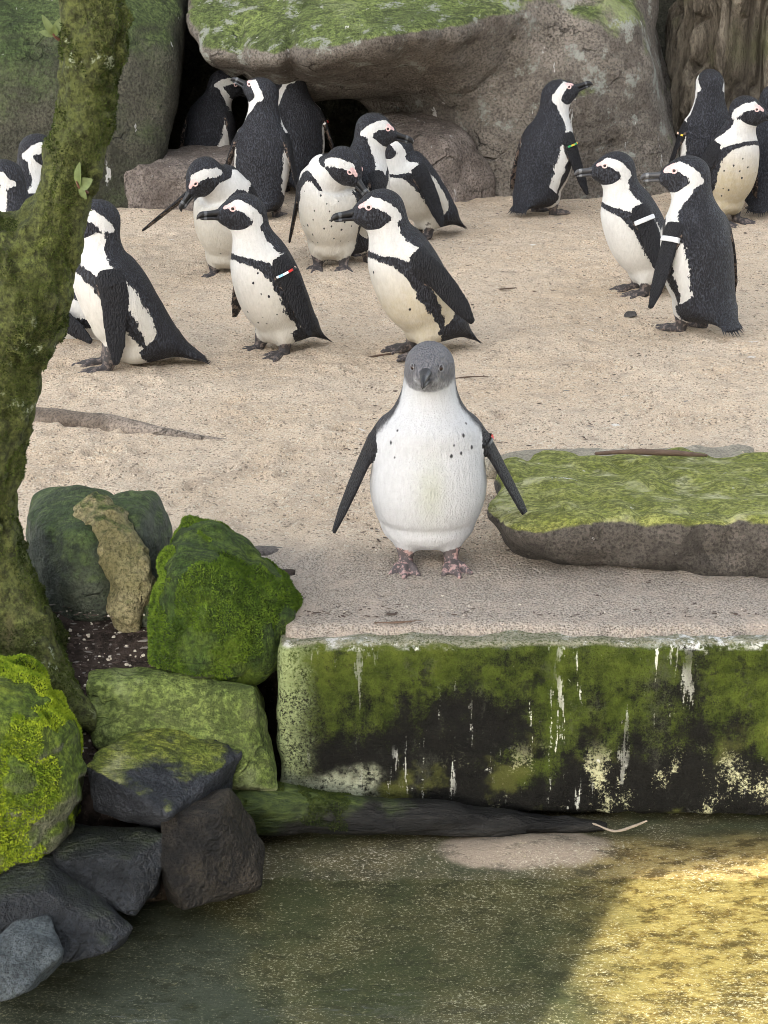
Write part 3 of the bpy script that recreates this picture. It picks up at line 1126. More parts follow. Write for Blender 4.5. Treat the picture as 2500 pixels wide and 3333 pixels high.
def rock_material(name, c1, c2, moss=None, m_lim=(0.3, 0.8), m_noise=0.9, m_scale=5.0, wet=0.0, flecks=0.0, bump=0.006, lichen=None, stain=None, fine=1.0, spec=0.3, drop=0.0, relief=1.0, m_h=None, crk=1.0):
    b = M(name)
    n1 = b.noise(3.0, 5, 0.6)
    n2 = b.noise(22, 5, 0.65)
    n3 = b.noise(140 * fine, 3, 0.65)
    c = b.mix(b.ss(b.add(n1, b.mul(b.add(n2, -0.5), 0.5)), 0.34, 0.66), c1, c2)
    cell = b.n('ShaderNodeSeparateColor')
    b.put(cell.inputs[0], b.voro(17 * fine, out='Color', vec=b.add_vec(b.co, b.noise(9, 2), 0.05)))
    c = b.mix(b.mul(b.ss(cell.outputs[0], 0.55, 0.9), 0.35), c, tuple(min(1, v * 1.55) for v in c2))
    c = b.mix(b.mul(b.ss(n3, 0.40, 0.68), 0.72), c, tuple(v * 0.32 for v in c1))
    ck = b.voro(6.5 * fine, feature='DISTANCE_TO_EDGE', vec=b.add_vec(b.co, b.noise(7, 4, 0.7), 0.16), stretch=(1, 1, 1.7))
    crack = b.mul(b.ss(ck, 0.030, 0.004), b.ss(b.noise(5, 3, .6), 0.53, 0.64))
    crack = b.mul(crack, crk)
    c = b.mix(b.mul(crack, 0.5), c, tuple(v * 0.2 for v in c1))
    if stain:
        c = b.mix(b.mul(b.ss(b.noise(7, 5, .65), 0.55, 0.68), 0.8), c, stain)
    rough = 0.85 - wet * 0.45
    mf = None
    if moss:
        k = b.add(b.nz(), b.add(b.mul(b.add(b.noise(m_scale, 5, 0.62), -0.5), m_noise * 2), b.mul(b.add(n2, -0.5), 0.5)))
        if m_h:
            k = b.add(k, b.mul(b.add(b.sep()[2], -m_h[1]), m_h[0]))
        mf = b.ss(k, *m_lim)
        mc = b.mix(b.ss(b.noise(m_scale * 2.7, 4, 0.6), 0.36, 0.64), moss[0], moss[1])
        mc = b.mix(b.ss(b.noise(85 * fine, 3, 0.7), 0.3, 0.72), tuple(v * 0.35 for v in moss[0]), mc)
        if len(moss) > 2:
            mc = b.mix(b.mul(b.ss(b.noise(m_scale * 1.3, 4, .6), 0.52, 0.72), 0.8), mc, moss[2])
        rid = b.math('ABSOLUTE', b.add(b.noise(m_scale * 1.6, 5, 0.65, dist=0.6, stretch=(0.6, 1, 1)), -0.5))
        mc = b.mix(b.mul(b.ss(rid, 0.030, 0.004), 0.7), mc, tuple(v * 0.28 for v in moss[0]))
        c = b.mix(mf, c, mc)
    if lichen:
        c = b.mix(b.mul(b.ss(b.add(b.noise(9, 6, 0.7), b.mul(n3, 0.2)), 0.66, 0.74), 0.85), c, lichen)
    if flecks:
        fl = b.ss(b.add(b.voro(26), b.mul(n2, 0.35)), 0.10 + 0.12 * flecks, 0.06)
        c = b.mix(fl, c, (0.62, 0.62, 0.60))
    if drop:
        st = b.ss(b.add(b.noise(16, 4, 0.7, stretch=(1, 1, 0.28)), b.mul(n3, 0.12)), 0.74 - drop * 0.1, 0.78 - drop * 0.1)
        c = b.mix(b.mul(st, 0.8), c, (0.60, 0.59, 0.56))
    h = b.add(b.mul(n2, 1.0 * relief), b.add(b.mul(n3, 0.6), b.mul(b.noise(55, 4, .7), 0.8)))
    h = b.add(b.add(h, b.mul(crack, -1.2)), b.mul(cell.outputs[1], 0.25))
    return b.finish(c, rough, b.bump(h, bump * 2.2, 1.0), spec=spec)


MOSS_DEEP = (0.050, 0.095, 0.012)
MOSS_MID = (0.105, 0.160, 0.020)
MOSS_LIME = (0.24, 0.31, 0.035)
MOSS_PALE = (0.26, 0.30, 0.10)

MAT_MOSSROCK = rock_material('moss_grown_stone', (0.075, 0.075, 0.05), (0.11, 0.11, 0.07), (MOSS_DEEP, MOSS_MID, (0.15, 0.21, 0.02)), (-1.1, -0.4), 0.7, 6, bump=0.012)
MAT_BRIGHT = rock_material('bright_moss_stone', (0.10, 0.11, 0.06), (0.20, 0.20, 0.13), ((0.13, 0.20, 0.02), MOSS_LIME, (0.33, 0.38, 0.03)), (-0.45, 0.25), 0.9, 4, bump=0.014)
MAT_PALEGREEN = rock_material('pale_green_stone', (0.13, 0.135, 0.07), (0.24, 0.25, 0.13), ((0.14, 0.19, 0.04), (0.25, 0.31, 0.08), (0.31, 0.35, 0.16)), (-0.6, 0.5), 0.8, 5, bump=0.006)
MAT_DARKWET = rock_material('dark_wet_stone', (0.006, 0.007, 0.008), (0.030, 0.033, 0.038), ((0.05, 0.07, 0.02), (0.08, 0.10, 0.03)), (0.75, 1.35), 0.55, 6, wet=0.85, flecks=0.25, bump=0.012, spec=0.40)
MAT_DARKTOP = rock_material('dark_stone_lime_top', (0.014, 0.016, 0.020), (0.048, 0.051, 0.058), ((0.16, 0.20, 0.03), (0.32, 0.34, 0.06), (0.36, 0.36, 0.20)), (0.62, 0.92), 0.75, 7, wet=0.5, m_h=(9.0, 0.200), flecks=0.4, bump=0.009, spec=0.22)
MAT_BROWN = rock_material('brown_wet_stone', (0.010, 0.009, 0.008), (0.060, 0.048, 0.034), None, wet=0.6, bump=0.014, stain=(0.007, 0.007, 0.007))
MAT_GREYROCK = rock_material('blue_grey_stone', (0.035, 0.042, 0.044), (0.085, 0.097, 0.10), ((0.10, 0.13, 0.03), (0.20, 0.24, 0.05)), (1.0, 1.5), 0.5, 6, wet=0.3, bump=0.006)
MAT_BOULDER = rock_material('dark_green_boulder', (0.025, 0.035, 0.024), (0.075, 0.085, 0.060), ((0.045, 0.075, 0.018), (0.10, 0.14, 0.04)), (0.0, 0.7), 0.9, 5, wet=0.35, flecks=0.35, bump=0.005)
MAT_LIP = rock_material('tan_crust_stone', (0.22, 0.20, 0.09), (0.36, 0.31, 0.17), ((0.10, 0.14, 0.03), (0.20, 0.23, 0.06)), (0.55, 1.1), 0.8, 6, bump=0.012)
MAT_SLAB = rock_material('mossy_flat_stone', (0.042, 0.037, 0.031), (0.10, 0.088, 0.075), ((0.24, 0.265, 0.05), (0.37, 0.38, 0.11), (0.48, 0.47, 0.28)), (0.30, 0.62), 0.45, 7, bump=0.007, drop=0.25, crk=0.0)
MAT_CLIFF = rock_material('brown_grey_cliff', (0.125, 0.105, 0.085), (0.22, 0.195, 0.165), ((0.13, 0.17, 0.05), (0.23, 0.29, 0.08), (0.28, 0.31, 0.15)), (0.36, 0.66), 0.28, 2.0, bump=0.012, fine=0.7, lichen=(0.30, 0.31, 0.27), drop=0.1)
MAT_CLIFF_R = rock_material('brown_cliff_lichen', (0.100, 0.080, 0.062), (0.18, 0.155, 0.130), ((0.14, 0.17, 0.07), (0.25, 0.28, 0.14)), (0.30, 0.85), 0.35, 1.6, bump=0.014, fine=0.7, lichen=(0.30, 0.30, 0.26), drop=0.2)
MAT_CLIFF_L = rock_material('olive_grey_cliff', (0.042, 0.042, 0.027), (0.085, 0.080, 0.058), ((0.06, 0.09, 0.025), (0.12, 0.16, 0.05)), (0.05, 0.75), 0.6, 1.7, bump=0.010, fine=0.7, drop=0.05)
MAT_BRNSTONE = rock_material('red_brown_stone', (0.135, 0.108, 0.09), (0.25, 0.21, 0.18), ((0.12, 0.14, 0.06), (0.17, 0.18, 0.10)), (1.2, 1.6), 0.35, 4, bump=0.008, fine=0.8, drop=0.42)


def rock(name, label, hulls, mat, h=0.008, cat='rock', group=None, base=None, **kw):
    V, Q = rock_mesh(hulls, h, **kw)
    c = np.array([V[:, 0].mean(), V[:, 1].mean(), V[:, 2].min()])
    o = link(name, new_mesh(name, V - c, Q, mat), None, c)
    tag(o, label, cat, group)
    o_data[o.name] = (V, Q)
    return o


o_data = {}


def tufts(parent, V, Q, n, mat, size=(0.004, 0.009), seed=0, zlim=-0.2, nscale=6.0, thr=-0.05, name='moss', origin=None):
    """short moss stems standing on a surface, as one mass"""
    rng = np.random.default_rng(seed)
    a = V[Q[:, 0]]
    nn = np.cross(V[Q[:, 2]] - a, V[Q[:, 3]] - V[Q[:, 1]])
    ar = np.linalg.norm(nn, axis=1)
    nn = nn / np.maximum(ar, 1e-9)[:, None]
    cen = V[Q].mean(1)
    w = ar * (nn[:, 2] > zlim) * (fbm(cen, nscale, 3, seed) > thr) * (nn[:, 1] < 0.55)
    if w.sum() <= 0:
        return
    idx = rng.choice(len(Q), n, p=w / w.sum())
    r = rng.random((n, 2))
    q = V[Q[idx]]
    p = (q[:, 0] * ((1 - r[:, 0]) * (1 - r[:, 1]))[:, None] + q[:, 1] * (r[:, 0] * (1 - r[:, 1]))[:, None] + q[:, 2] * (r[:, 0] * r[:, 1])[:, None] + q[:, 3] * ((1 - r[:, 0]) * r[:, 1])[:, None])
    nr = nn[idx]
    s = rng.uniform(size[0], size[1], n)
    rv = rng.normal(size=(n, 3))
    tdir = nr + rv * 0.45 + np.array([0, 0, 0.25])
    tdir /= np.linalg.norm(tdir, axis=1)[:, None]
    sd = np.cross(tdir, rng.normal(size=(n, 3)))
    sd /= np.maximum(np.linalg.norm(sd, axis=1), 1e-6)[:, None]
    wd = s * 0.30
    p = p - nr * 0.001
    VV = np.stack([p - sd * wd[:, None], p + sd * wd[:, None], p + tdir * s[:, None]], 1).reshape(-1, 3)
    FF = np.arange(3 * n).reshape(n, 3)
    og = np.array(parent.location) if origin is None else origin
    o = link(name, new_mesh(name, VV - og, FF, mat, False), parent)
    o['kind'] = 'stuff'
    return o


def moss_material(name, c1, c2):
    b = M(name)
    k = b.noise(55, 3, 0.7)
    kk = b.noise(6, 3, 0.6)
    c = b.mix(b.ss(b.add(k, b.mul(b.add(kk, -0.5), 0.8)), 0.3, 0.7), c1, c2)
    return b.finish(c, 0.8, spec=0.15)


MAT_TUFT = moss_material('moss_stems', (0.055, 0.10, 0.012), (0.13, 0.20, 0.02))
MAT_TUFT_L = moss_material('lime_moss_stems', (0.14, 0.22, 0.015), (0.36, 0.44, 0.03))
MAT_TUFT_D = moss_material('dark_moss_stems', (0.022, 0.035, 0.008), (0.085, 0.11, 0.022))

def tube_solid(ctrl, radii, h, disp, seed=0, n=24, flat=1.0, extra_branches=(), blend=0.05):
    sp = spline(ctrl, n)
    rr = np.interp(np.linspace(0, 1, n + 1), np.linspace(0, 1, len(radii)), radii)
    def frame(sp):
        L, N = [], []
        for i in range(len(sp)):
            tg = unit(sp[min(i + 1, len(sp) - 1)] - sp[max(i - 1, 0)])
            ref = np.array([0, -1.0, 0]) if abs(tg[1]) < 0.8 else np.array([0, 0, 1.0])
            nn = unit(ref - tg * (ref @ tg))
            N.append(nn)
            L.append(np.cross(tg, nn))
        return np.array(L), np.array(N)
    L, N = frame(sp)
    br = []
    for c, r in extra_branches:
        s2 = spline(c, 12)
        r2 = np.interp(np.linspace(0, 1, 13), np.linspace(0, 1, len(r)), r)
        br.append((s2, r2) + frame(s2))

    def f(P):
        d, t, x, y = sweep_pts(P, sp, rr, rr * flat, rr * flat, L, N)
        for s2, r2, L2, N2 in br:
            d2, t2, x2, y2 = sweep_pts(P, s2, r2, r2, r2, L2, N2)
            d = smin(d, d2, blend)
        return d + disp(P, t, np.arctan2(x, y))
    pts = np.concatenate([sp] + [q[0] for q in br])
    R = max(rr.max(), max([q[1].max() for q in br], default=0)) + 0.05
    return surface(f, pts.min(0) - R, pts.max(0) + R, h, 0.03, 1)


# --- the outcrop at the back
BK = -60   # below the frame's ground line, so that bases reach into the sand


def P3(x, y, z):
    return (x, y, z, 0)


lg = on(1500, 660)
OUT = [
    # overhanging head of the boulder
    [(648, 60, 8.75), (668, 165, 8.55), (735, 205, 8.45), (1000, 170, 8.30), (1330, 110, 8.30), (1620, 60, 8.45),
     (820, 270, 9.25), (1250, 340, 9.20), (1600, 330, 8.95), (690, -40, 9.1), (640, -170, 10.2), (1300, -60, 8.75), (1800, -120, 9.0), (2040, -40, 9.2), (1900, -260, 10.4), (1000, -260, 10.4)],
    # the mass that carries it on the right
    [(1500, 640, 8.78), (1500, 720, 8.78), (1235, 400, 9.20), (1235, 740, 9.20), (1860, 650, 8.55), (1860, 740, 8.55), (2215, 600, 8.80), (2225, 700, 8.80), (1590, 330, 8.80), (1880, 60, 8.62), (2010, 30, 8.70), (2085, 20, 8.95), (1640, -60, 9.0),
     (2060, -120, 9.6), (1600, -160, 10.2), (2230, 560, 9.8), (1450, 640, 10.2), (2240, 690, 9.8), (1450, 760, 10.2)],
]
V_, Q_ = rock_mesh(OUT, 0.024, k=0.10, amp=0.045, scale=2.6, amp2=0.010, scale2=14, seed=3, join=0.22, cracks=0.028)
c_ = np.array([V_[:, 0].mean(), V_[:, 1].mean(), 0.0])
tag(link('overhanging_boulder', new_mesh('overhanging_boulder', V_ - c_, Q_, MAT_CLIFF), None, c_), 'huge overhanging boulder with a mossy brow above the dark cave', 'boulder')

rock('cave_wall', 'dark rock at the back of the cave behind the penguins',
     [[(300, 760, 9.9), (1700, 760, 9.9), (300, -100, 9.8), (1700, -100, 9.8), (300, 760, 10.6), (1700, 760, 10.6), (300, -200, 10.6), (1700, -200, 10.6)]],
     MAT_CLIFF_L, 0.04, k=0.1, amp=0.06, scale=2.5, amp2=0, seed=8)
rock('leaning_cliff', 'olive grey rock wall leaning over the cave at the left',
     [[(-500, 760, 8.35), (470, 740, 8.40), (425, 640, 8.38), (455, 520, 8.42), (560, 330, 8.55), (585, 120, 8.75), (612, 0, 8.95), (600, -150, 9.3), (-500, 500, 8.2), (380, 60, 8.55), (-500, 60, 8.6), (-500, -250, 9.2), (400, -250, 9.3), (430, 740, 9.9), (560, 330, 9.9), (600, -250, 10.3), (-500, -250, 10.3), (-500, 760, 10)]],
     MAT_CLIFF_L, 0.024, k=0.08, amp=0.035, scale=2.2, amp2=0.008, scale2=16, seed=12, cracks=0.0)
rock('flat_slab', 'flat brown stone slab with white droppings below the cave mouth',
     [[(408, 548, 8.40), (414, 705, 8.35), (760, 690, 8.30), (800, 720, 8.30), (430, 500, 8.62), (600, 488, 8.80), (800, 480, 8.85), (820, 530, 8.42), (640, 548, 8.38), (420, 700, 9.0), (820, 680, 9.0)]],
     MAT_BRNSTONE, 0.014, k=0.022, amp=0.016, scale=6, amp2=0.005, scale2=30, seed=21)
rock('squat_boulder', 'squat brown boulder at the right of the cave mouth',
     [[(1215, 400, 8.85), (1240, 372, 8.95), (1430, 365, 9.05), (1520, 430, 8.75), (1400, 440, 8.62), (1225, 445, 8.70), (1600, 560, 8.70), (1600, 680, 8.70), (1420, 690, 8.52), (1240, 660, 8.55), (1200, 560, 8.7), (1460, 450, 8.60), (1550, 640, 9.2), (1220, 640, 9.3), (1280, 690, 8.55)]],
     MAT_BRNSTONE, 0.016, k=0.035, amp=0.022, scale=5, amp2=0.005, scale2=28, seed=25)
# added crag out of view, raised so that the pool water reflects dark rock
rock('added_crag', 'added unseen crag behind the cave boulders, raised to darken the pool reflection',
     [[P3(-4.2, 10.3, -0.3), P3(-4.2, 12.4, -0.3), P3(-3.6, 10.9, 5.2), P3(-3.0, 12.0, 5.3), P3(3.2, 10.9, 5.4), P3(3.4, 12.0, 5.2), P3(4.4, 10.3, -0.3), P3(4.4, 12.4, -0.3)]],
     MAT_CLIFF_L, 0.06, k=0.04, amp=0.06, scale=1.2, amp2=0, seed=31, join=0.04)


# added unseen wall: blocks the low sun, its opening lights only the pool corner
def added_sun_screen():
    m = rock_material('sun_screen_buff', (0.20, 0.17, 0.14), (0.28, 0.25, 0.21), None, bump=0.003)
    a = math.radians(16.9)
    ux, uy = np.array([math.cos(a), math.sin(a), 0]), np.array([-math.sin(a), math.cos(a), 0])
    j = np.array([0.529 - 0.4524 * 12, 3.638 - 0.8918 * 12, 0.0])
    top, lint = 7.2, -0.46 + 12 * math.tan(SUN_EL)
    t = thing('added_sun_screen', 'added unseen wall with an opening, placed behind the camera to block the low sun', 'wall', j)
    def box(x0, x1, z0, z1, nm):
        V = [ux * x + uy * y + np.array([0, 0, z]) for z in (z0, z1) for y in (0.0, 0.35) for x in (x0, x1)]
        link(nm, new_mesh(nm, V, [(0, 2, 3, 1), (4, 5, 7, 6), (0, 1, 5, 4), (2, 6, 7, 3), (0, 4, 6, 2), (1, 3, 7, 5)], m, False), t)
    box(-22, 0, -0.6, top, 'screen_panel')
    box(0, 5, lint, top, 'screen_header')
    box(5, 26, -0.6, top, 'screen_panel')


added_sun_screen()


# cobbles at the foot of the outcrop
for i, (px, py, w) in enumerate(((1565, 668, 62), (1610, 662, 52), (1655, 660, 46), (1700, 655, 40), (1738, 652, 34))):
    a = 14
    rock('cobble', ['worn grey cobble in the short row beside the squat boulder, %s from the left' % q for q in ('first', 'second', 'third', 'fourth', 'fifth')][i],
         [[(px - w * .45, py + 18, 8.55), (px + w * .42, py + 20, 8.55), (px - w * .45, py - 6, 8.56), (px + w * .42, py - 8, 8.57), (px - w * .35, py - 16, 8.72), (px + w * .4, py - 16, 8.72), (px - w * .4, py + 10, 8.75), (px + w * .42, py + 10, 8.75)]],
         MAT_BRNSTONE, 0.008, cat='cobble', group='row of cobbles by the cave', k=0.016, amp=0.006, scale=14, amp2=0, seed=40 + i)

# --- the flat mossy stone on the right
rock('mossy_slab', 'broad flat stone with a mossy green top beside the juvenile penguin',
     [[(1578, 1640, 4.30), (1590, 1585, 4.42), (1640, 1510, 4.62), (1760, 1482, 4.72), (2150, 1470, 4.76), (2900, 1490, 4.76), (1640, 1720, 4.13), (1700, 1730, 4.085), (1950, 1690, 4.065), (2300, 1690, 4.06), (2900, 1690, 4.05),
       (1700, 1805, 4.20), (1950, 1860, 4.10), (2900, 1890, 4.08), (1620, 1730, 4.30), (2900, 1700, 4.75), (1700, 1700, 4.65)]],
     MAT_SLAB, 0.010, cat='stone', k=0.045, amp=0.020, scale=6, amp2=0.008, scale2=20, seed=51)
rock('low_stone', 'low grey green stone half buried behind the mossy slab',
     [[(1575, 1500, 4.78), (1640, 1474, 4.88), (1900, 1455, 4.98), (2450, 1462, 5.0), (2450, 1500, 4.74), (1650, 1505, 4.72), (1560, 1600, 4.8), (2450, 1620, 4.8), (2000, 1600, 4.9)]],
     rock_material('grey_green_stone', (0.28, 0.25, 0.19), (0.42, 0.37, 0.29), ((0.20, 0.23, 0.10), (0.30, 0.31, 0.19)), (0.95, 1.5), 0.6, 6, bump=0.006),
     0.012, cat='stone', k=0.02, amp=0.010, scale=8, amp2=0.003, seed=55)
rock('dark_edge_stone', 'dark edged flat stone half buried in the sand behind the mossy boulder',
     [[(790, 1768, 4.36), (1165, 1786, 4.36), (1165, 1800, 4.33), (1090, 1810, 4.26), (900, 1838, 4.19), (800, 1850, 4.17), (790, 1900, 4.20), (1120, 1840, 4.3), (800, 1810, 4.36), (820, 1790, 4.205), (910, 1792, 4.205)]],
     rock_material('dark_flat_stone', (0.10, 0.085, 0.075), (0.17, 0.145, 0.125), None, bump=0.006, drop=0.2), 0.008, cat='stone', k=0.012, amp=0.006, scale=10, amp2=0.002, seed=57)

# --- the stone block at the pool's edge
def block_material():
    b = M('algae_grown_block')
    x, y, z = b.sep()
    n1 = b.noise(7, 5, 0.6)
    n2 = b.noise(30, 5, 0.65)
    n3 = b.noise(170, 3, 0.75)
    dark = b.mix(n2, (0.004, 0.004, 0.004), (0.020, 0.019, 0.016))
    green = b.mix(b.ss(n2, 0.3, 0.7), (0.030, 0.043, 0.008), (0.075, 0.098, 0.016))
    green = b.mix(b.mul(b.ss(n3, 0.4, 0.75), 0.6), green, (0.028, 0.035, 0.012))
    # algae: thick on the upper half, running out downwards with a ragged line
    streak = b.noise(15, 5, 0.7, stretch=(1, 1, 0.20))
    patchy = b.noise(3.2, 6, 0.65)
    lim = b.add(b.mul(z, 1.25), b.add(b.mul(b.add(streak, -0.5), 0.42), b.add(b.mul(b.add(patchy, -0.5), 1.15), b.mul(b.add(n2, -0.5), 0.22))))
    st = b.add(b.mul(b.add(n3, -0.5), 0.30), b.mul(b.add(b.noise(420, 2, .6), -0.5), 0.22))
    g = b.ss(b.add(lim, st), 0.22, 0.40)
    c = b.mix(g, dark, green)
    thick = b.ss(b.add(b.add(lim, st), b.mul(b.add(n1, -0.5), 0.5)), 0.42, 0.62)
    c = b.mix(b.mul(thick, 0.6), c, (0.115, 0.135, 0.024))
    c = b.mix(b.mul(b.ss(b.add(b.noise(19, 5, .7), b.mul(st, 0.6)), 0.56, 0.68), 0.8), c, (0.012, 0.012, 0.010))
    # a thin grey bloom over the dark part
    c = b.mix(b.mul(b.ss(b.add(b.noise(11, 5, .7, stretch=(1, 1, .5)), b.mul(st, 0.9)), 0.56, 0.74), 0.45), c, (0.085, 0.085, 0.065))
    # olive low patches
    lo = b.mul(b.ss(n1, 0.55, 0.66), b.ss(z, 0.22, 0.10))
    c = b.mix(b.mul(lo, 0.75), c, (0.10, 0.105, 0.028))
    # pale left edge
    lf = b.mul(b.ss(b.add(x, b.mul(b.add(n2, -0.5), 0.10)), 0.085, 0.0), b.ss(b.add(n3, b.mul(n2, 0.5)), 0.55, 0.85))
    c = b.mix(b.mul(lf, 0.9), c, (0.36, 0.42, 0.20))
    # crust at the lower left corner and patches of lime along the foot
    foot = b.ss(z, 0.17, 0.08)
    patch = b.mul(b.ss(b.add(b.noise(13, 4, 0.6, stretch=(1, 1, .6)), b.mul(b.add(n3, -0.5), 0.5)), 0.555, 0.68), b.mul(foot, b.ss(x, 0.25, 0.6)))
    c = b.mix(patch, c, b.mix(n3, (0.34, 0.34, 0.12), (0.66, 0.64, 0.46)))
    corner = b.mul(b.ss(b.add(x, b.mul(b.add(n1, -.5), .2)), 0.24, 0.15), b.ss(b.add(z, b.mul(b.add(n1, -0.5), 0.18)), 0.105, 0.055))
    c = b.mix(b.mul(corner, b.ss(b.add(n3, n2), 0.75, 1.1)), c, (0.50, 0.52, 0.36))
    # droppings: thin vertical runs and splashes
    v1 = b.noise(52, 3, 0.65, stretch=(1, 1, 0.10))
    gate = b.ss(b.noise(6, 3, 0.5, stretch=(1, 1, 0.6)), 0.46, 0.62)
    run = b.mul(b.ss(b.add(v1, b.mul(b.add(n3, -0.5), 0.28)), 0.60, 0.66), gate)
    right = b.ss(x, 0.12, 0.45)
    c = b.mix(b.mul(run, b.add(0.35, b.mul(right, 0.6))), c, (0.66, 0.66, 0.58))
    thin = b.voro(11, feature='DISTANCE_TO_EDGE', stretch=(1, 1, 0.16), vec=b.map(b.co, (1, 1, 1), (0, 0.12, 0)))
    tl = b.mul(b.ss(thin, 0.013, 0.004), b.ss(b.noise(5, 3, .6), 0.56, 0.64))
    c = b.mix(b.mul(tl, 0.0), c, (0.40, 0.42, 0.28))
    blot = b.ss(b.add(b.add(b.voro(15), b.mul(n2, 0.30)), b.mul(b.add(n3, -0.5), 0.35)), 0.24, 0.15)
    c = b.mix(b.mul(blot, b.ss(n1, 0.44, 0.56)), c, (0.70, 0.70, 0.62))
    # white line of droppings along the top edge, pale trodden top
    te = b.mul(b.ss(b.math('ABSOLUTE', b.add(b.add(z, -0.368), b.mul(b.add(n1, -0.5), 0.02))), 0.013, 0.005), b.mul(b.ss(b.noise(70, 3, .7), 0.40, 0.56), b.ss(b.noise(4, 3, .6), 0.42, 0.60)))
    top = b.ss(b.nz(), 0.5, 0.9)
    tc = b.mix(n2, (0.17, 0.17, 0.10), (0.38, 0.35, 0.27))
    tc = b.mix(b.ss(b.add(n3, b.mul(st, 0.8)), 0.42, 0.66), tc, (0.075, 0.085, 0.035))
    tc = b.mix(b.ss(b.add(b.noise(24, 4, .7), st), 0.58, 0.68), tc, (0.60, 0.58, 0.53))
    c = b.mix(top, c, tc)
    c = b.mix(b.mul(te, b.ss(b.add(b.noise(38, 4, .75), st), 0.42, 0.60)), c, (0.74, 0.74, 0.71))
    h = b.add(n2, b.add(b.mul(n3, 0.7), b.mul(n1, 1.0)))
    return b.finish(c, 0.75, b.bump(h, 0.012, 1.0), spec=0.06)


ZB = -0.385
wb = 3.0
R_ = 0.03


def block():
    x0 = X_EDGE
    pts = [P3(x0 + 0.008, Y_EDGE, ZB), P3(x0 + wb, Y_EDGE, ZB), P3(x0, Y_EDGE, -0.020), P3(x0 + wb, Y_EDGE, -0.020),
           P3(x0, Y_EDGE + 0.6, ZB), P3(x0 + wb, Y_EDGE + 0.6, ZB), P3(x0, Y_EDGE + 0.14, -0.024), P3(x0 + wb, Y_EDGE + 0.14, -0.024), P3(x0, Y_EDGE + 0.6, -0.06), P3(x0 + wb, Y_EDGE + 0.6, -0.06)]
    V, Q = rock_mesh([pts], 0.0095, k=0.022, amp=0.007, scale=7, amp2=0.0035, scale2=34, seed=61)
    c = np.array([x0, Y_EDGE, ZB])
    o = link('stone_block', new_mesh('stone_block', V - c, Q, block_material()), None, c)
    tag(o, 'long algae streaked stone block with white droppings above the pool', 'block')


block()

# --- the heap of rocks on the left
rock('round_boulder', 'dark rounded boulder with green film beside the tree foot',
     [[(82, 1720, 4.02), (95, 1625, 4.10), (200, 1580, 4.14), (320, 1590, 4.14), (400, 1640, 4.12), (105, 1880, 3.97), (160, 2020, 3.95), (260, 2085, 3.93), (400, 2085, 3.94), (430, 1800, 4.0), (300, 1760, 3.90), (190, 1760, 3.92), (300, 1930, 3.87), (200, 1930, 3.89), (120, 2040, 4.2), (440, 2070, 4.2), (130, 1700, 4.3), (420, 1700, 4.3)]],
     MAT_BOULDER, 0.007, k=0.075, amp=0.014, scale=6, amp2=0.003, seed=71)
crb = rock('crusted_boulder', 'green boulder with a pale crusted lip between the dark and the mossy boulder',
     [[(300, 1640, 4.03), (350, 1605, 4.08), (430, 1612, 4.12), (500, 1612, 4.16), (545, 1690, 4.14), (400, 1800, 3.95), (420, 2030, 3.90), (480, 2050, 3.89), (480, 1850, 3.92), (440, 1690, 3.97), (560, 2000, 4.05), (540, 1800, 4.1), (500, 2060, 4.1), (430, 2060, 4.0)]],
     MAT_BOULDER, 0.0065, k=0.03, amp=0.012, scale=9, amp2=0.004, scale2=40, seed=74)
V_, Q_ = tube_solid([at(310, 1650, 4.03), at(335, 1705, 3.985), at(380, 1790, 3.935), at(420, 1890, 3.905), at(425, 1985, 3.895), at(415, 2035, 3.90)], [.034, .050, .046, .044, .044, .030], 0.0045,
                    lambda P, t, a: 0.024 * fbm(P, 17, 3, 3) + 0.010 * np.abs(noise3(P, 55, 6)), n=20)
link('crust', new_mesh('crust', V_ - np.array(crb.location), Q_, MAT_LIP), crb)
big = rock('mossy_boulder', 'big boulder wholly grown over with deep green moss',
     [[(528, 1750, 3.86), (560, 1700, 3.92), (660, 1692, 3.95), (740, 1715, 3.96), (860, 1800, 3.93), (975, 1930, 3.90), (980, 2040, 3.88), (890, 2190, 3.80), (800, 2240, 3.745), (500, 2180, 3.74), (470, 2050, 3.76), (500, 1900, 3.78), (640, 1820, 3.74), (820, 2000, 3.72), (650, 2190, 3.695), (560, 2180, 4.05), (950, 2100, 4.08), (620, 1740, 4.1), (860, 1850, 4.1)]],
     MAT_MOSSROCK, 0.0065, k=0.09, amp=0.020, scale=6, amp2=0.006, scale2=34, seed=77)
tufts(big, *o_data[big.name], 42000, MAT_TUFT, (0.003, 0.0075), 5, -0.6, 11, -0.1)
bright = rock('lime_mossy_rock', 'rock cushioned in bright yellow green moss at the left edge',
     [[(-160, 2200, 3.45), (-150, 2150, 3.60), (130, 2165, 3.62), (165, 2220, 3.55), (215, 2290, 3.52), (262, 2420, 3.47), (258, 2560, 3.43), (200, 2720, 3.38), (100, 2810, 3.34), (-150, 2860, 3.30), (60, 2330, 3.40), (120, 2520, 3.36), (-160, 2420, 3.34), (-150, 2600, 3.7), (230, 2600, 3.7), (180, 2800, 3.6)]],
     MAT_BRIGHT, 0.0065, k=0.035, amp=0.024, scale=8, amp2=0.009, scale2=30, seed=80)
tufts(bright, *o_data[bright.name], 42000, MAT_TUFT_L, (0.003, 0.008), 6, -0.45, 9, 0.0)
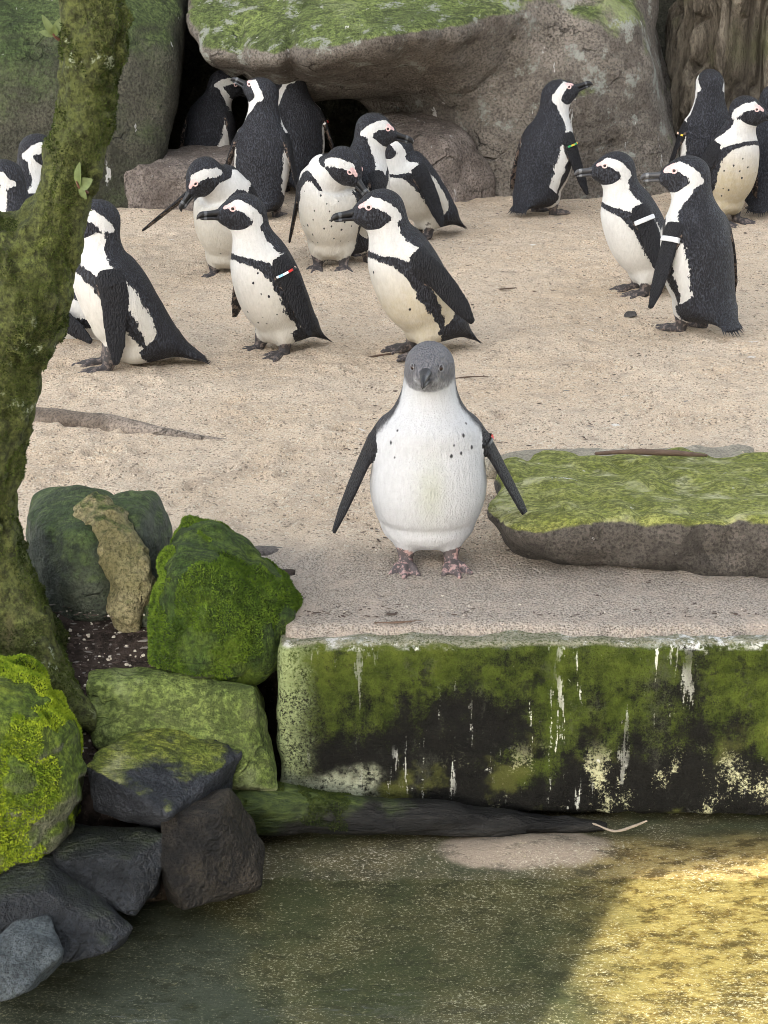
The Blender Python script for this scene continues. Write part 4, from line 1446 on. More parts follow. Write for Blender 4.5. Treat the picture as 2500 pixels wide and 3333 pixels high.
rock('pale_green_block', 'squared pale green stone under the big mossy boulder',
     [[(280, 2215, 3.70), (275, 2340, 3.665), (300, 2430, 3.64), (420, 2480, 3.62), (640, 2470, 3.63), (820, 2280, 3.68), (815, 2245, 3.70), (560, 2190, 3.735), (290, 2165, 3.80), (400, 2160, 3.86), (840, 2230, 3.86), (850, 2420, 3.70), (900, 2560, 3.66), (780, 2560, 3.62), (800, 2450, 3.645), (850, 2600, 3.75), (300, 2450, 3.8)]],
     MAT_PALEGREEN, 0.0065, k=0.006, amp=0.009, scale=8, amp2=0.003, scale2=45, seed=83)
rock('green_foot_stone', 'green stained stone at the foot of the block end',
     [[(640, 2530, 3.66), (800, 2420, 3.70), (870, 2480, 3.72), (915, 2600, 3.72), (930, 2690, 3.69), (640, 2720, 3.60), (700, 2560, 3.62), (900, 2700, 3.8), (650, 2700, 3.8), (860, 2560, 3.655)]],
     MAT_MOSSROCK, 0.007, k=0.02, amp=0.010, scale=9, amp2=0.004, seed=85)
rock('lime_topped_rock', 'dark wet rock with a lime green lichen top',
     [[(262, 2480, 3.50), (420, 2375, 3.66), (560, 2340, 3.70), (795, 2445, 3.62), (545, 2658, 3.40), (300, 2640, 3.50), (520, 2705, 3.50), (745, 2595, 3.60), (500, 2700, 3.65)]],
     MAT_DARKTOP, 0.0065, k=0.004, amp=0.005, scale=10, amp2=0.003, scale2=45, seed=88)
rock('brown_rock', 'rough brown rock with black weed standing at the water',
     [[(530, 2655, 3.44), (755, 2560, 3.54), (858, 2740, 3.52), (848, 2885, 3.44), (600, 2958, 3.35), (518, 2800, 3.38), (545, 2935, 3.5), (840, 2905, 3.62), (600, 2600, 3.6), (705, 2640, 3.43)]],
     MAT_BROWN, 0.006, k=0.004, amp=0.005, scale=11, amp2=0.003, scale2=40, seed=91)
rock('black_rock', 'smooth black rock in the middle of the heap',
     [[(150, 2720, 3.46), (190, 2685, 3.54), (490, 2685, 3.48), (532, 2715, 3.42), (420, 2800, 3.34), (190, 2800, 3.36), (430, 2978, 3.28), (512, 2870, 3.36), (180, 2930, 3.36), (520, 2900, 3.5), (170, 2880, 3.55)]],
     MAT_DARKWET, 0.006, k=0.004, amp=0.005, scale=10, amp2=0.003, seed=94)
rock('wedge_rock', 'dark wedge shaped rock with a sharp ridge above the water',
     [[(-120, 2890, 3.28), (170, 2775, 3.40), (260, 2850, 3.36), (438, 3022, 3.26), (360, 3088, 3.20), (150, 2895, 3.25), (-100, 2975, 3.21), (200, 3135, 3.18), (-100, 3110, 3.24), (-100, 2950, 3.42), (390, 3070, 3.38)]],
     MAT_DARKWET, 0.006, k=0.004, amp=0.005, scale=10, amp2=0.003, seed=97)
rock('grey_rock', 'small blue grey rock in the lower left corner',
     [[(-90, 3110, 3.12), (65, 2990, 3.22), (165, 2975, 3.22), (218, 3095, 3.14), (55, 3248, 3.04), (-90, 3298, 3.03), (10, 3125, 3.09), (200, 3140, 3.22), (-90, 3180, 3.28), (120, 3060, 3.3)]],
     MAT_GREYROCK, 0.006, k=0.004, amp=0.005, scale=11, amp2=0.003, seed=99)
rock('wedged_stone', 'small green stone wedged between the two upper boulders',
     [[(345, 2120, 3.86), (380, 2075, 3.90), (460, 2065, 3.92), (490, 2130, 3.88), (470, 2170, 3.84), (360, 2150, 3.84), (400, 2140, 3.98), (480, 2160, 4.0)]],
     MAT_MOSSROCK, 0.006, cat='stone', k=0.012, amp=0.006, scale=14, amp2=0.002, seed=101)


# --- soil between the rocks
def soil():
    b = M('soil_litter')
    n2 = b.noise(40, 5, 0.7)
    n3 = b.noise(170, 3, 0.7)
    c = b.mix(b.ss(n2, 0.35, 0.65), (0.018, 0.013, 0.010), (0.055, 0.040, 0.032))
    c = b.mix(b.ss(n3, 0.62, 0.72), c, (0.24, 0.20, 0.17))
    m = b.finish(c, 0.9, b.bump(b.add(n2, n3), 0.006, 0.9), spec=0.15)
    xs = np.arange(-2.2, X_EDGE + 0.02, 0.015)
    ys = np.arange(3.0, 4.25, 0.02)
    X, Y = np.meshgrid(xs, ys, indexing='ij')
    P = np.stack([X, Y, 0 * X], -1).reshape(-1, 3)
    P[:, 2] = np.interp(P[:, 1], [3.0, 3.2, 3.45, 3.58, 3.70, 3.85, 4.1, 4.25], [-0.80, -0.68, -0.50, -0.30, -0.115, -0.045, 0.012, -0.06]) + 0.012 * fbm(P, 14, 3, 3) - 0.45 * sstep(-0.31, -0.27, P[:, 0]) * sstep(3.97, 3.90, P[:, 1])
    nx, ny = len(xs), len(ys)
    i = np.arange(nx * ny).reshape(nx, ny)
    Fq = np.stack([i[:-1, :-1], i[1:, :-1], i[1:, 1:], i[:-1, 1:]], -1).reshape(-1, 4)
    tag(link('soil_bank', new_mesh('soil_bank', P, Fq, m)), 'dark soil and leaf litter between the rocks', 'soil', kind='structure')


soil()

# --- pool
WATER_Z = -0.432


def pool_z(P):
    x, y = P[:, 0], P[:, 1]
    z = np.interp(y, [2.0, 3.1, 3.45, 3.62, 3.9], [-0.62, -0.500, -0.452, -0.418, -0.405])
    mp = on(1720, 2770, -0.42)
    z = z + 0.022 * np.exp(-(((x - mp[0]) / 0.16) ** 2 + ((y - mp[1]) / 0.05) ** 2))
    z = z + 0.035 * sstep(-0.30, -0.62, x + 0.5 * (y - 3.3)) * sstep(3.5, 3.2, y) * 0
    return z + 0.004 * fbm(P, 6, 3, 4) + 0.002 * fbm(P, 40, 2, 14)


def pool():
    b = M('algae_pool_floor')
    x, y, z = b.sep()
    n1 = b.noise(4.5, 5, 0.6)
    n2 = b.noise(26, 5, 0.65, stretch=(0.6, 1.3, 1))
    n3 = b.noise(210, 4, 0.8, stretch=(0.75, 1.15, 1))
    fib = b.noise(90, 4, 0.75, dist=1.2, stretch=(0.6, 1.2, 1))
    c = b.mix(b.ss(n1, 0.35, 0.65), (0.045, 0.050, 0.022), (0.085, 0.072, 0.032))
    # the left part is stained slate green
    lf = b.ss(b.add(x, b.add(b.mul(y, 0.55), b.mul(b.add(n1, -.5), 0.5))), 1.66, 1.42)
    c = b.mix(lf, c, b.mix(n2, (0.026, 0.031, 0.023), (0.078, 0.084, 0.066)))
    # algae to the right, with sunlit gold painted into the floor colour
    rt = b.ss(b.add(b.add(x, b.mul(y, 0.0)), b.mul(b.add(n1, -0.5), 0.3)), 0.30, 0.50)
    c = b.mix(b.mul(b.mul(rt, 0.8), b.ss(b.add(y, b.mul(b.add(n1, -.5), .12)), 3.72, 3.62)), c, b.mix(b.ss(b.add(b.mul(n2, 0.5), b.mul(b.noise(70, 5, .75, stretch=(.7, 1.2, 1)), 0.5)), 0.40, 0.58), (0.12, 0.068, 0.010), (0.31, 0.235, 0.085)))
    # mud patch
    mp = on(1720, 2770, -0.42)
    dx = b.math('DIVIDE', b.add(x, -float(mp[0])), 0.20)
    dy = b.math('DIVIDE', b.add(y, -float(mp[1])), 0.075)
    r = b.add(b.add(b.mul(dx, dx), b.mul(dy, dy)), b.mul(b.add(n1, -0.5), 1.6))
    c = b.mix(b.mul(b.ss(r, 1.0, 0.6), 0.9), c, b.mix(n3, (0.22, 0.17, 0.125), (0.36, 0.29, 0.22)))
    # pale flecks and fibres of sediment
    c = b.mix(b.mul(b.ss(b.add(n3, b.mul(b.add(n1, -.5), 0.25)), 0.54, 0.68), b.add(0.95, b.mul(lf, -0.45))), c, (0.50, 0.46, 0.35))
    c = b.mix(b.mul(b.ss(fib, 0.60, 0.68), 0.35), c, (0.36, 0.32, 0.18))
    c = b.mix(b.mul(b.ss(b.add(n2, b.mul(b.add(n3, -.5), .5)), 0.50, 0.36), 0.55), c, (0.022, 0.021, 0.010))
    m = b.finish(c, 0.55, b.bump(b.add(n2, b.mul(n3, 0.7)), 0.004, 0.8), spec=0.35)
    xs = np.arange(-1.7, 2.2, 0.012)
    ys = np.concatenate([np.arange(1.2, 2.9, 0.1), np.arange(2.9, 3.95, 0.012)])
    X, Y = np.meshgrid(xs, ys, indexing='ij')
    P = np.stack([X, Y, 0 * X], -1).reshape(-1, 3)
    P[:, 2] = pool_z(P)
    nx, ny = len(xs), len(ys)
    i = np.arange(nx * ny).reshape(nx, ny)
    Fq = np.stack([i[:-1, :-1], i[1:, :-1], i[1:, 1:], i[:-1, 1:]], -1).reshape(-1, 4)
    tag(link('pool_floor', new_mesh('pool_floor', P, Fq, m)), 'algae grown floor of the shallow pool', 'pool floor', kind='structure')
    # water
    b = M('shallow_water')
    n = b.noise(16, 3, 0.55, stretch=(0.7, 1.5, 1))
    nn = b.noise(60, 2, 0.5, stretch=(0.6, 1.4, 1))
    nr = b.bump(b.add(n, b.mul(nn, 0.25)), 0.004, 0.35)
    gm = b.n('ShaderNodeNewGeometry')
    vd = b.n('ShaderNodeVectorMath', operation='DOT_PRODUCT')
    b.put(vd.inputs[0], gm.outputs['Incoming'])
    b.put(vd.inputs[1], nr)
    ct = b.math('SUBTRACT', 1.0, b.math('ABSOLUTE', vd.outputs['Value']), clamp=True)
    fres = b.add(0.02, b.mul(b.math('POWER', ct, 5.0), 0.98))
    tr = b.n('ShaderNodeBsdfTransparent')
    tr.inputs[0].default_value = (0.90, 0.92, 0.84, 1)
    gl = b.n('ShaderNodeBsdfGlossy')
    gl.inputs['Roughness'].default_value = 0.03
    b.put(gl.inputs['Normal'], nr)
    mx = b.n('ShaderNodeMixShader')
    b.put(mx.inputs[0], fres)
    b.t.links.new(tr.outputs[0], mx.inputs[1])
    b.t.links.new(gl.outputs[0], mx.inputs[2])
    b.t.links.new(mx.outputs[0], b.out.inputs['Surface'])
    me = new_mesh('water', [(-1.7, 1.2, WATER_Z), (2.2, 1.2, WATER_Z), (2.2, 3.9, WATER_Z), (-1.7, 3.9, WATER_Z)], [(0, 1, 2, 3)], b.m)
    tag(link('pool_water', me), 'thin sheet of clear water in the pool', 'water', kind='structure')


pool()


# ------------------------------------------------------------------ trunks, log and roots
def bark_left():
    b = M('mossy_bark')
    n1 = b.noise(9, 5, 0.6)
    n2 = b.noise(60, 4, 0.7)
    n3 = b.noise(190, 3, 0.7)
    vo = b.voro(48, stretch=(1, 1, 0.75))
    c = b.mix(b.ss(n2, 0.3, 0.7), (0.040, 0.044, 0.016), (0.13, 0.145, 0.042))
    c = b.mix(b.ss(b.add(n1, b.mul(b.add(n2, -.5), .6)), 0.46, 0.64), c, (0.092, 0.105, 0.030))
    g = b.ss(b.add(b.noise(3.2, 4, .6), b.mul(b.add(n2, -.5), .5)), 0.56, 0.68)
    c = b.mix(b.mul(g, 0.35), c, (0.17, 0.20, 0.045))
    c = b.mix(b.mul(b.ss(b.noise(110, 3, .7), 0.45, 0.62), 0.55), c, (0.014, 0.014, 0.008))
    # pale lichen in flakes, bare brown ridges
    li = b.mul(b.ss(b.add(b.noise(26, 4, .7), b.mul(n3, .2)), 0.70, 0.76), b.ss(b.noise(4, 3, .6), 0.48, 0.6))
    c = b.mix(li, c, (0.30, 0.33, 0.22))
    br = b.mul(b.ss(b.noise(5, 4, .65, stretch=(1, 1, .25)), 0.60, 0.70), 0.7)
    c = b.mix(br, c, (0.14, 0.115, 0.06))
    h = b.add(b.mul(vo, -1.2), b.add(n2, b.mul(n3, 0.6)))
    return b.finish(c, 0.85, b.bump(h, 0.011, 0.9), spec=0.2)


def left_tree():
    Y0 = 3.80
    def c(px, py, y=Y0): return at(px, py, y)
    ctrl = [c(10, 2330), c(-10, 2120), c(-55, 1850), c(-75, 1600), c(-30, 1250), c(60, 950), c(190, 680), c(285, 330), c(305, 60), c(300, -300), c(330, -900), c(300, -1900)]
    rad = np.array([.155, .134, .088, .070, .086, .092, .050, .047, .056, .050, .048, .035])
    branches = [([c(60, 1000), c(-40, 850), c(-190, 640), c(-420, 300, 3.9), c(-700, -300, 4.0)], [.07, .065, .058, .05, .045]),
                ([c(0, 2150), c(120, 2240, 3.72), c(260, 2330, 3.66)], [.07, .05, .02]),
                ([c(0, 2150), c(170, 2160, 3.85), c(300, 2170, 3.92)], [.06, .04, .015])]
    def disp(P, t, a):
        ridg = fbm(np.stack([P[:, 0] * 26, P[:, 1] * 26, P[:, 2] * 9], -1), 1.0, 3, 5)
        lump = fbm(P, 9, 2, 8)
        fine = noise3(P, 85, 77)
        low = sstep(0.55, 0.1, P[:, 2] + 0.05)
        ro = np.cos(a * 5 + 1.0) * 0.012 * sstep(0.25, -0.05, P[:, 2])
        rid2 = np.abs(noise3(np.stack([P[:, 0] * 30, P[:, 1] * 30, P[:, 2] * 7], -1) + 0.6 * lump[:, None], 1.0, 15))
        cells = np.abs(noise3(P * np.array([1, 1, .7]) + 0.01 * ridg[:, None], 42, 25))
        return 0.007 * ridg + 0.010 * lump + 0.0025 * fine - 0.016 * rid2 - 0.010 * cells - ro + 0.003
    V, Q = tube_solid(ctrl, rad, 0.0075, disp, n=40, extra_branches=branches, blend=0.06)
    base = np.array([ctrl[0][0], Y0, -0.12])
    t = thing('mossy_tree', 'slender forked tree trunk grown over with dark green moss at the left', 'tree', base)
    link('trunk', new_mesh('trunk', V - base, Q, bark_left()), t)
    vis = V[Q].mean(1)
    tufts(t, V, Q[(vis[:, 2] < 1.3) & (vis[:, 2] > -0.1)], 60000, MAT_TUFT_D, (0.003, 0.007), 8, -0.9, 14, -0.10, origin=base)
    # young shoots
    lm = plain('young_leaf', (0.11, 0.14, 0.045), 0.55, 0.3, 0.5, 90)
    sm = plain('shoot_stem', (0.13, 0.06, 0.04), 0.7, 0.3, 0.4, 90)
    def leaf(p, d, n, L, w):
        d, n = unit(d), unit(n)
        s = unit(np.cross(d, n))
        n = np.cross(s, d)
        V, Fc = [], []
        for i in range(7):
            k = i / 6
            wd = w * math.sin(math.pi * (k * 0.9 + 0.06)) ** 0.9
            cen = p + d * L * k - n * (0.25 * L * k * k)
            V += [cen - s * wd + n * wd * 0.35, cen, cen + s * wd + n * wd * 0.35]
        for i in range(6):
            q = i * 3
            Fc += [(q, q + 1, q + 4, q + 3), (q + 1, q + 2, q + 5, q + 4)]
        return V, Fc
    def shoot(p, lv):
        for d, n, L, w in lv:
            V, Fc = leaf(p, np.array(d, float), np.array(n, float), L, w)
            link('leaf', new_mesh('leaf', np.array(V) - base, Fc, lm), t)
        V, Q = tube_solid([p + np.array([.012, .015, -.012]), p, p + np.array([-.004, -.004, .012])], [.0035, .003, .0018], 0.002, lambda P, t, a: 0 * t, n=6)
        link('twig', new_mesh('twig', V - base, Q, sm), t)
    shoot(c(178, 118, Y0 - 0.03), [((-.5, -.3, 1), (0, -1, .3), .042, .007), ((.35, -.2, 1), (0, -1, .2), .034, .008), ((-.9, -.2, .35), (0, -1, .4), .028, .006), ((.1, -.6, .8), (0, -1, 0), .022, .007)])
    shoot(c(258, 610, Y0 - 0.062), [((-.05, -.3, 1), (-.6, -1, .3), .046, .009), ((.7, -.4, .5), (0, -1, .3), .030, .012), ((.5, -.3, -.8), (0, -1, .3), .024, .006)])


left_tree()


def big_trunk():
    b = M('furrowed_bark')
    n2 = b.noise(16, 5, 0.7, stretch=(1, 1, 0.25))
    n3 = b.noise(70, 4, 0.7, stretch=(1, 1, 0.4))
    fr = b.attr('furrow')
    c = b.mix(b.ss(b.add(n2, b.mul(b.add(n3, -.5), .5)), 0.35, 0.65), (0.075, 0.063, 0.048), (0.22, 0.19, 0.145))
    c = b.mix(b.mul(b.ss(b.noise(3, 4, .6), 0.52, 0.7), 0.5), c, (0.13, 0.14, 0.06))
    c = b.mix(b.mul(fr, 0.75), c, (0.018, 0.014, 0.010))  # shade inside the furrows painted into the bark colour
    m = b.finish(c, 0.9, b.bump(b.add(n2, n3), 0.02, 0.9), spec=0.15)
    Y0 = 9.75
    x0 = at(2480, 560, Y0)[0]
    base = np.array([x0, Y0, -0.1])
    na, nz = 420, 330
    zz = np.concatenate([np.linspace(-0.15, 1.35, 300), np.linspace(1.4, 6.5, 30)])
    A = np.linspace(-math.pi, math.pi, na, endpoint=False)
    Z, AA = np.meshgrid(zz, A, indexing='ij')
    R = 0.47 + 0.16 * np.exp(-(Z + 0.1) / 0.28) - 0.012 * Z
    R = R * (1 + 0.05 * np.cos(3 * AA + 1))
    lx, ly = np.cos(AA), np.sin(AA)
    P = np.stack([lx * 0.5, ly * 0.5, Z * 0.16 ], -1)
    w = fbm(np.stack([lx * 3, ly * 3, Z * 2], -1), 1.0, 2, 3) * 0.16
    r1 = 1 - np.abs(noise3(P + w[..., None] * 0.25, 13, 4)) * 2.6
    r2 = 1 - np.abs(noise3(P + w[..., None] * 0.15 + 7, 24, 5)) * 2.4
    fur = np.clip(np.maximum(r1, r2 * 0.8), 0, 1)
    plate = fbm(np.stack([lx * 7, ly * 7, Z * 5], -1), 1.0, 3, 9)
    R = R - 0.11 * fur ** 1.1 + 0.024 * plate
    lean = -0.03 * Z
    V = np.stack([x0 + lx * R + lean, Y0 + ly * R, Z], -1).reshape(-1, 3)
    i = np.arange(len(zz) * na).reshape(len(zz), na)
    j = np.roll(i, -1, 1)
    Fq = np.stack([i[:-1], j[:-1], j[1:], i[1:]], -1).reshape(-1, 4)
    t = thing('old_tree', 'thick tree trunk with deeply furrowed brown bark behind the penguins', 'tree', base)
    me = new_mesh('trunk', V - base, Fq, m)
    float_attr(me, 'furrow', fur.reshape(-1))
    link('trunk', me, t)


big_trunk()


def log():
    b = M('wet_black_wood')
    n2 = b.noise(26, 5, 0.7, stretch=(0.15, 1, 1))
    n3 = b.noise(110, 4, 0.7, stretch=(0.25, 1, 1))
    x = b.sep()[0]
    c = b.mix(b.ss(n2, 0.35, 0.65), (0.004, 0.004, 0.004), (0.022, 0.021, 0.019))
    mo = b.ss(b.add(b.add(b.mul(x, -1.6), b.mul(b.add(b.noise(8, 4, .6), -.5), 1.3)), b.mul(b.nz(), 0.2)), 0.05, 0.40)
    c = b.mix(mo, c, b.mix(b.ss(n3, .3, .7), (0.020, 0.032, 0.012), (0.075, 0.10, 0.025)))
    m = b.finish(c, 0.55, b.bump(b.add(n2, b.mul(n3, .6)), 0.014, 1.0), spec=0.18)
    pts = [at(800, 2620, 3.66), at(1000, 2640, 3.68), at(1300, 2660, 3.69), at(1600, 2680, 3.70), at(1960, 2690, 3.715)]
    def disp(P, t, a): return 0.010 * fbm(P * np.array([.3, 1, 1]), 26, 3, 6) + 0.008 * fbm(P, 9, 2, 8) + 0.003 * noise3(P * np.array([.3, 1, 1]), 90, 3)
    V, Q = tube_solid(pts, [.050, .046, .036, .030, .012], 0.006, disp)
    c0 = np.array([V[:, 0].mean(), V[:, 1].mean(), V[:, 2].min()])
    o = link('sunken_log', new_mesh('sunken_log', V - c0, Q, m), None, c0)
    tag(o, 'black wet log lying along the foot of the stone block', 'log')
    tufts(o, V[:, :], Q[V[Q].mean(1)[:, 0] < c0[0] - 0.05], 6000, MAT_TUFT_D, (0.003, 0.006), 9, -0.3, 9, 0.1)


log()
MAT_ROOT = rock_material('weathered_root', (0.16, 0.125, 0.095), (0.33, 0.27, 0.215), None, bump=0.006, fine=1.2)
MAT_TWIG = plain('dry_twig', (0.11, 0.075, 0.055), 0.85, 0.2, 0.5, 40)
MAT_TWIG_P = plain('pale_dry_twig', (0.24, 0.20, 0.155), 0.85, 0.2, 0.4, 40)


def stick(name, label, pts, radii, mat, cat='twig', h=None, group=None, amp=0.15, sink=0.3):
    w = []
    for i, p in enumerate(pts):
        q = on(p[0], p[1], p[2] if len(p) > 2 else 0.0)
        r = np.interp(i / (len(pts) - 1), np.linspace(0, 1, len(radii)), radii)
        if len(p) < 3:
            q[2] = ground_z(q[0], q[1]) + r * (1 - 2 * sink) + 0.003
        w.append(q)
    rm = max(radii)
    h = h or max(0.0016, rm / 2.6)
    V, Q = tube_solid(w, radii, h, lambda P, t, a: rm * amp * fbm(P, 0.25 / rm, 2, 4), n=16)
    c = np.array([V[:, 0].mean(), V[:, 1].mean(), V[:, 2].min()])
    return tag(link(name, new_mesh(name, V - c, Q, mat), None, c), label, cat, group)


stick('exposed_root', 'thick weathered root lying half buried in the sand by the tree', [(60, 1375), (180, 1385), (330, 1400), (480, 1425), (620, 1440), (760, 1448)], [.034, .034, .032, .027, .018, .006], MAT_ROOT, 'root', 0.006, sink=0.35)
stick('dead_branch', 'dark branch lying on the sand behind the mossy slab', [(1940, 1476, .10), (2060, 1470, .105), (2180, 1474, .103), (2300, 1482, .095)], [.004, .007, .008, .004], MAT_TWIG, 'branch', 0.003)
stick('thin_root', 'thin root running to the feet of the penguin with raised beak', [(990, 1172), (1060, 1180), (1140, 1174), (1230, 1158), (1290, 1150)], [.004, .0035, .003], MAT_TWIG, 'root')
stick('curved_twig', 'pale curved twig sticking up at the foot of the stone block', [(1930, 2680, -.385), (2000, 2705, -.39), (2060, 2690, -.375), (2105, 2672, -.355)], [.0022, .0032, .0024], MAT_TWIG_P)
stick('forked_twig', 'small brown twig on the sand in front of the thick root', [(470, 1488), (530, 1480), (585, 1470), (600, 1455)], [.0028, .003, .002], MAT_TWIG)
for i, (px, py, L, sl, lab) in enumerate((
        (2170, 951, 120, -4, 'thin dark twig on the sand right of the metal banded penguins'),
        (1640, 938, 130, -8, 'thin twig on the sand left of the walking penguin pair'),
        (1800, 952, 130, 4, 'thin straight twig near the feet of the left banded penguin'),
        (1670, 1088, 140, -3, 'long thin twig in the sand right of the fanned tail'),
        (1530, 1232, 130, -6, 'thin root in the sand right of the juvenile penguin head'),
        (860, 930, 80, 10, 'short twig on the sand between the walking penguins'),
        (2440, 1890, 120, -8, 'pale twig at the foot of the mossy slab'),
        (1300, 2030, 160, -5, 'dark twig lying along the edge of the stone block'),
        (2020, 1500, 1, 0, ''))):
    if lab:
        stick('twig', lab, [(px - L / 2, py - sl), (px, py + (3 if i % 2 else -3)), (px + L / 2, py + sl)], [.0018, .0026, .0012], MAT_TWIG if i != 6 else MAT_TWIG_P, group='twigs on the sand', amp=.2)

pb = rock('dark_pebble', 'single dark pebble on the sand in front of the metal banded penguins', [[(2030, 1030, 6.05), (2072, 1028, 6.05), (2040, 1013, 6.1), (2066, 1015, 6.1), (2035, 1026, 6.13), (2070, 1026, 6.13), (2050, 1036, 6.03)]], rock_material('dark_pebble_stone', (0.05, 0.045, 0.04), (0.10, 0.085, 0.075)), 0.004, cat='pebble', k=0.006, amp=0.002, scale=30, amp2=0)
g_ = on(2052, 1028)
pb.location = (g_[0], g_[1], ground_z(g_[0], g_[1]) - 0.004)


# loose chips, wood shreds and grit on the sand
def litter():
    rng = np.random.default_rng(4)
    Vv, Ff, mi = [], [], []
    def chip(c, s, k):
        n = len(Vv)
        a = rng.uniform(0, math.pi)
        el = rng.uniform(1.0, 3.2) if k != 1 else 1.0
        d = np.array([math.cos(a), math.sin(a) * 0.7, 0]) * s * el
        e = np.array([-math.sin(a), math.cos(a), 0]) * s * rng.uniform(.5, .9)
        hgt = s * rng.uniform(.25, .6) if k != 1 else s * .8
        top = np.array([0, 0, hgt])
        for q in (d, e, -d, -e):
            Vv.append(c + q * rng.uniform(.75, 1.1))
        for q in (d, e, -d, -e):
            Vv.append(c + q * rng.uniform(.5, .8) + top * rng.uniform(.7, 1.1))
        Ff.extend([(n + 4, n + 5, n + 6, n + 7), (n, n + 1, n + 5, n + 4), (n + 1, n + 2, n + 6, n + 5), (n + 2, n + 3, n + 7, n + 6), (n + 3, n, n + 4, n + 7)])
        mi.extend([k] * 5)
    for i in range(11000):
        y = 3.85 + (8.6 - 3.85) * rng.random() ** 1.25
        x = rng.uniform(-1, 1) * (0.22 * y + 0.05)
        near = y < 4.25
        k = rng.choice([0, 1, 2], p=[.45, .40, .15] if not near else [.72, .13, .15])
        s = rng.uniform(.0016, .0042) * (1.0 if not near else 0.9) * (1.6 if rng.random() < 0.03 else 1)
        chip(np.array([x, y, ground_z(x, y) + 0.0005]), s, k)
    for i in range(1600):
        y = rng.uniform(3.60, 3.98)
        x = rng.uniform(-0.95, X_EDGE - 0.05)
        zz = np.interp(y, [3.45, 3.58, 3.70, 3.85, 4.1], [-0.50, -0.30, -0.115, -0.045, 0.012]) + 0.012 * float(fbm(np.array([[x, y, 0.0]]), 14, 3, 3)[0])
        if x > -0.32:
            continue
        chip(np.array([x, y, zz]), rng.uniform(.002, .006), rng.choice([0, 1, 2], p=[.5, .25, .25]))
    me = new_mesh('litter', np.array(Vv), Ff, None, False)
    for m in (plain('bark_chip', (0.075, 0.055, 0.045), 0.9, .2, .6, 20), plain('pale_grit', (0.55, 0.49, 0.40), 0.85, .2, .3, 20), plain('grey_grit', (0.20, 0.18, 0.16), 0.85, .2, .4, 20)):
        me.materials.append(m)
    me.polygons.foreach_set('material_index', [int(v) for v in mi])
    tag(link('sand_litter', me), 'bark chips and grit strewn over the sand', 'litter', kind='stuff')


litter()

# ------------------------------------------------------------------ the colony
def B(label, px, yaw, **kw):
    return penguin('penguin', label, px, yaw, **kw)


penguin('penguin', 'grey headed juvenile penguin facing the camera with flippers held out', (1395, 1848), 272, juvenile=True, stripe=False, size=0.935, lean=6, neck=(-.004, 0, .012),
        head_yaw=-9, head_pitch=3, wide=1.14, plump=1.02, wing_l=(4, 29), wing_r=(4, 24), wing_len=1.26, twist=14, h=0.0036, spots=9, band=('l', ['black', 'black', 'red', 'black'], False), seed=1, cream=0.0, stance=0.052)
B('large penguin with cream belly and fanned tail right behind the juvenile', (1352, 1152), 203, size=1.06, lean=27, head_yaw=-8, head_pitch=-4, cream=0.75, spots=4, wing_l=(-14, 8), wing_r=(10, 14), seed=2, h=0.0040, neck=(-.006, 0, -.006))
B('spotted penguin walking left with a red and white beaded flipper band', (885, 1152), 214, size=0.98, lean=22, head_yaw=-16, head_pitch=2, cream=0.35, spots=16, wing_l=(2, 8), wing_r=(18, 16), seed=3, h=0.0040, band=('l', ['peach', 'black', 'red', 'white', 'blue', 'white'], False), feet_dx=(-0.01, 0.03), neck=(.0, 0, .008))
B('penguin sitting on its heels half hidden by the mossy tree', (372, 1203), 190, size=1.05, sit=True, lean=27, head_yaw=-5, head_pitch=-6, cream=0.30, spots=4, wing_l=(22, 4), wing_r=(22, 6), seed=4, h=0.0040, neck=(-.045, 0, .006))
B('spotted penguin preening with its head bowed to its side', (1075, 880), 262, size=1.02, lean=14, neck=(.03, .055, -.065), head_yaw=68, head_pitch=-44, cream=0.45, spots=24, wing_l=(0, 8), wing_r=(0, 8), seed=5)
B('penguin with bowed head and one flipper stretched out to the left', (735, 905), 255, size=1.0, lean=16, neck=(.045, -.03, -.065), head_yaw=-50, head_pitch=-48, cream=0.45, spots=4, wing_l=(0, 8), wing_r=(20, 46), seed=6, wing_len=1.2)
B('penguin seen from behind with its beak raised to the cave', (865, 705), 78, size=1.03, lean=8, neck=(0, 0.0, .020), head_yaw=75, head_pitch=22, cream=0.2, spots=0, wing_l=(0, 14), wing_r=(0, 8), seed=7)
B('penguin deep in the cave shadow behind the flat slab', (690, 608), 62, size=1.0, lean=18, head_yaw=-52, head_pitch=-22, cream=0.2, spots=0, seed=8, neck=(.01, -.02, -.01), wing_r=(0, 10))
B('penguin in the cave with a red yellow and white beaded band', (965, 632), 105, size=1.04, lean=6, head_yaw=40, head_pitch=-25, cream=0.2, spots=0, seed=9, wing_r=(4, 14), band=('r', ['white', 'white', 'yellow', 'red', 'red', 'black'], False), neck=(.015, .01, .0))
B('grey backed penguin facing right and touching beaks with its partner', (1178, 850), 38, size=1.02, lean=14, head_yaw=-36, head_pitch=-14, cream=0.4, spots=0, seed=10, wing_r=(6, 10), neck=(.0, -.01, .01))
B('penguin with pink brow reaching up to touch beaks with its partner', (1372, 775), 205, size=0.95, lean=34, head_yaw=-28, head_pitch=14, cream=0.4, spots=0, seed=11, wing_l=(12, 10), neck=(-.03, 0, -.045), pink=1.35, beak='open')
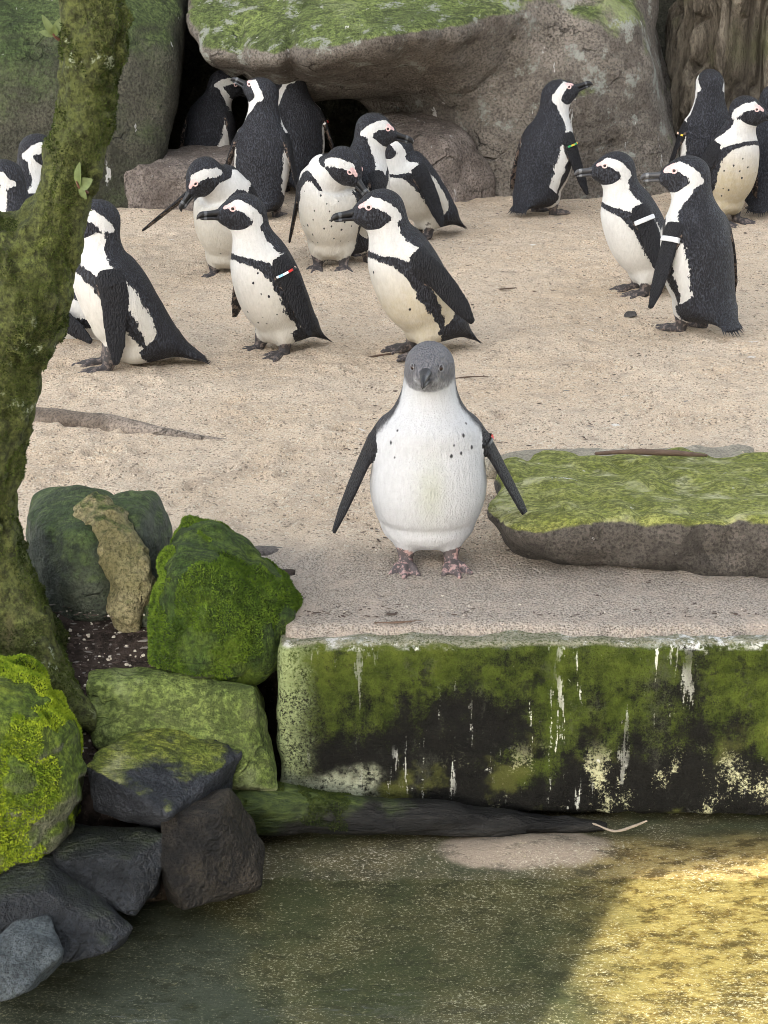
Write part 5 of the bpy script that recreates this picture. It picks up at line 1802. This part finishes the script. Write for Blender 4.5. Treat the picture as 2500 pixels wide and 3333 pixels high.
B('penguin standing alone by the boulder with a red yellow and green band', (1775, 702), 48, size=1.02, lean=17, head_yaw=-38, head_pitch=20, cream=0.1, spots=0, seed=12, wing_r=(26, 10), band=('r', ['red', 'yellow', 'green', 'yellow', 'green', 'black'], False), neck=(-.005, 0, .012))
B('penguin with metal flipper band walking left, the farther of two', (2075, 955), 192, size=1.0, lean=26, head_yaw=-6, head_pitch=-2, cream=0.15, spots=2, seed=13, wing_l=(6, 12), band=('l', ['metal'], True), beak='worn', neck=(-.012, 0, -.004))
B('penguin with metal flipper band and pink brow, the nearer of two', (2245, 1068), 126, size=1.06, lean=12, head_yaw=52, head_pitch=0, cream=0.1, spots=0, seed=14, wing_l=(8, 14), band=('l', ['metal'], True), beak='worn', pink=1.7, h=0.0040)
B('cream bellied penguin at the right facing right', (2375, 728), 308, size=1.0, lean=14, head_yaw=34, head_pitch=-10, cream=0.95, spots=18, seed=15, wing_r=(-6, 8), neck=(.004, .0, -.002), pink=1.2)
B('penguin seen from behind in front of the furrowed trunk', (2290, 668), 92, size=1.04, lean=5, head_pitch=0, cream=0.1, spots=0, seed=16, wing_l=(6, 12), band=('l', ['yellow', 'black', 'peach', 'black'], False), neck=(0, 0, .015))
B('penguin cut off by the right edge behind the cream bellied one', (2490, 690), 70, size=1.0, lean=14, head_yaw=-30, head_pitch=0, cream=0.1, spots=0, seed=17, wing_l=(10, 14))
B('dark head of the farthest penguin at the right edge', (2528, 600), 80, size=1.0, lean=8, head_pitch=0, cream=0.1, spots=0, seed=18, h=0.0055)
B('penguin behind the fork of the mossy tree looking right', (105, 935), 20, size=1.04, lean=14, head_yaw=-20, head_pitch=-12, cream=0.1, spots=0, seed=19)
B('penguin at the left edge with a beaded band, facing left', (62, 1060), 165, size=1.02, lean=10, head_yaw=10, head_pitch=-10, cream=0.1, spots=0, seed=20, wing_l=(4, 10), band=('l', ['yellow', 'black', 'red', 'black'], False))
B('penguin lying on the sand behind the sitting one and the tree', (215, 1100), 172, size=1.0, lie=True, lean=72, head_pitch=0, cream=0.1, spots=0, seed=21, neck=(-.06, 0, .03))
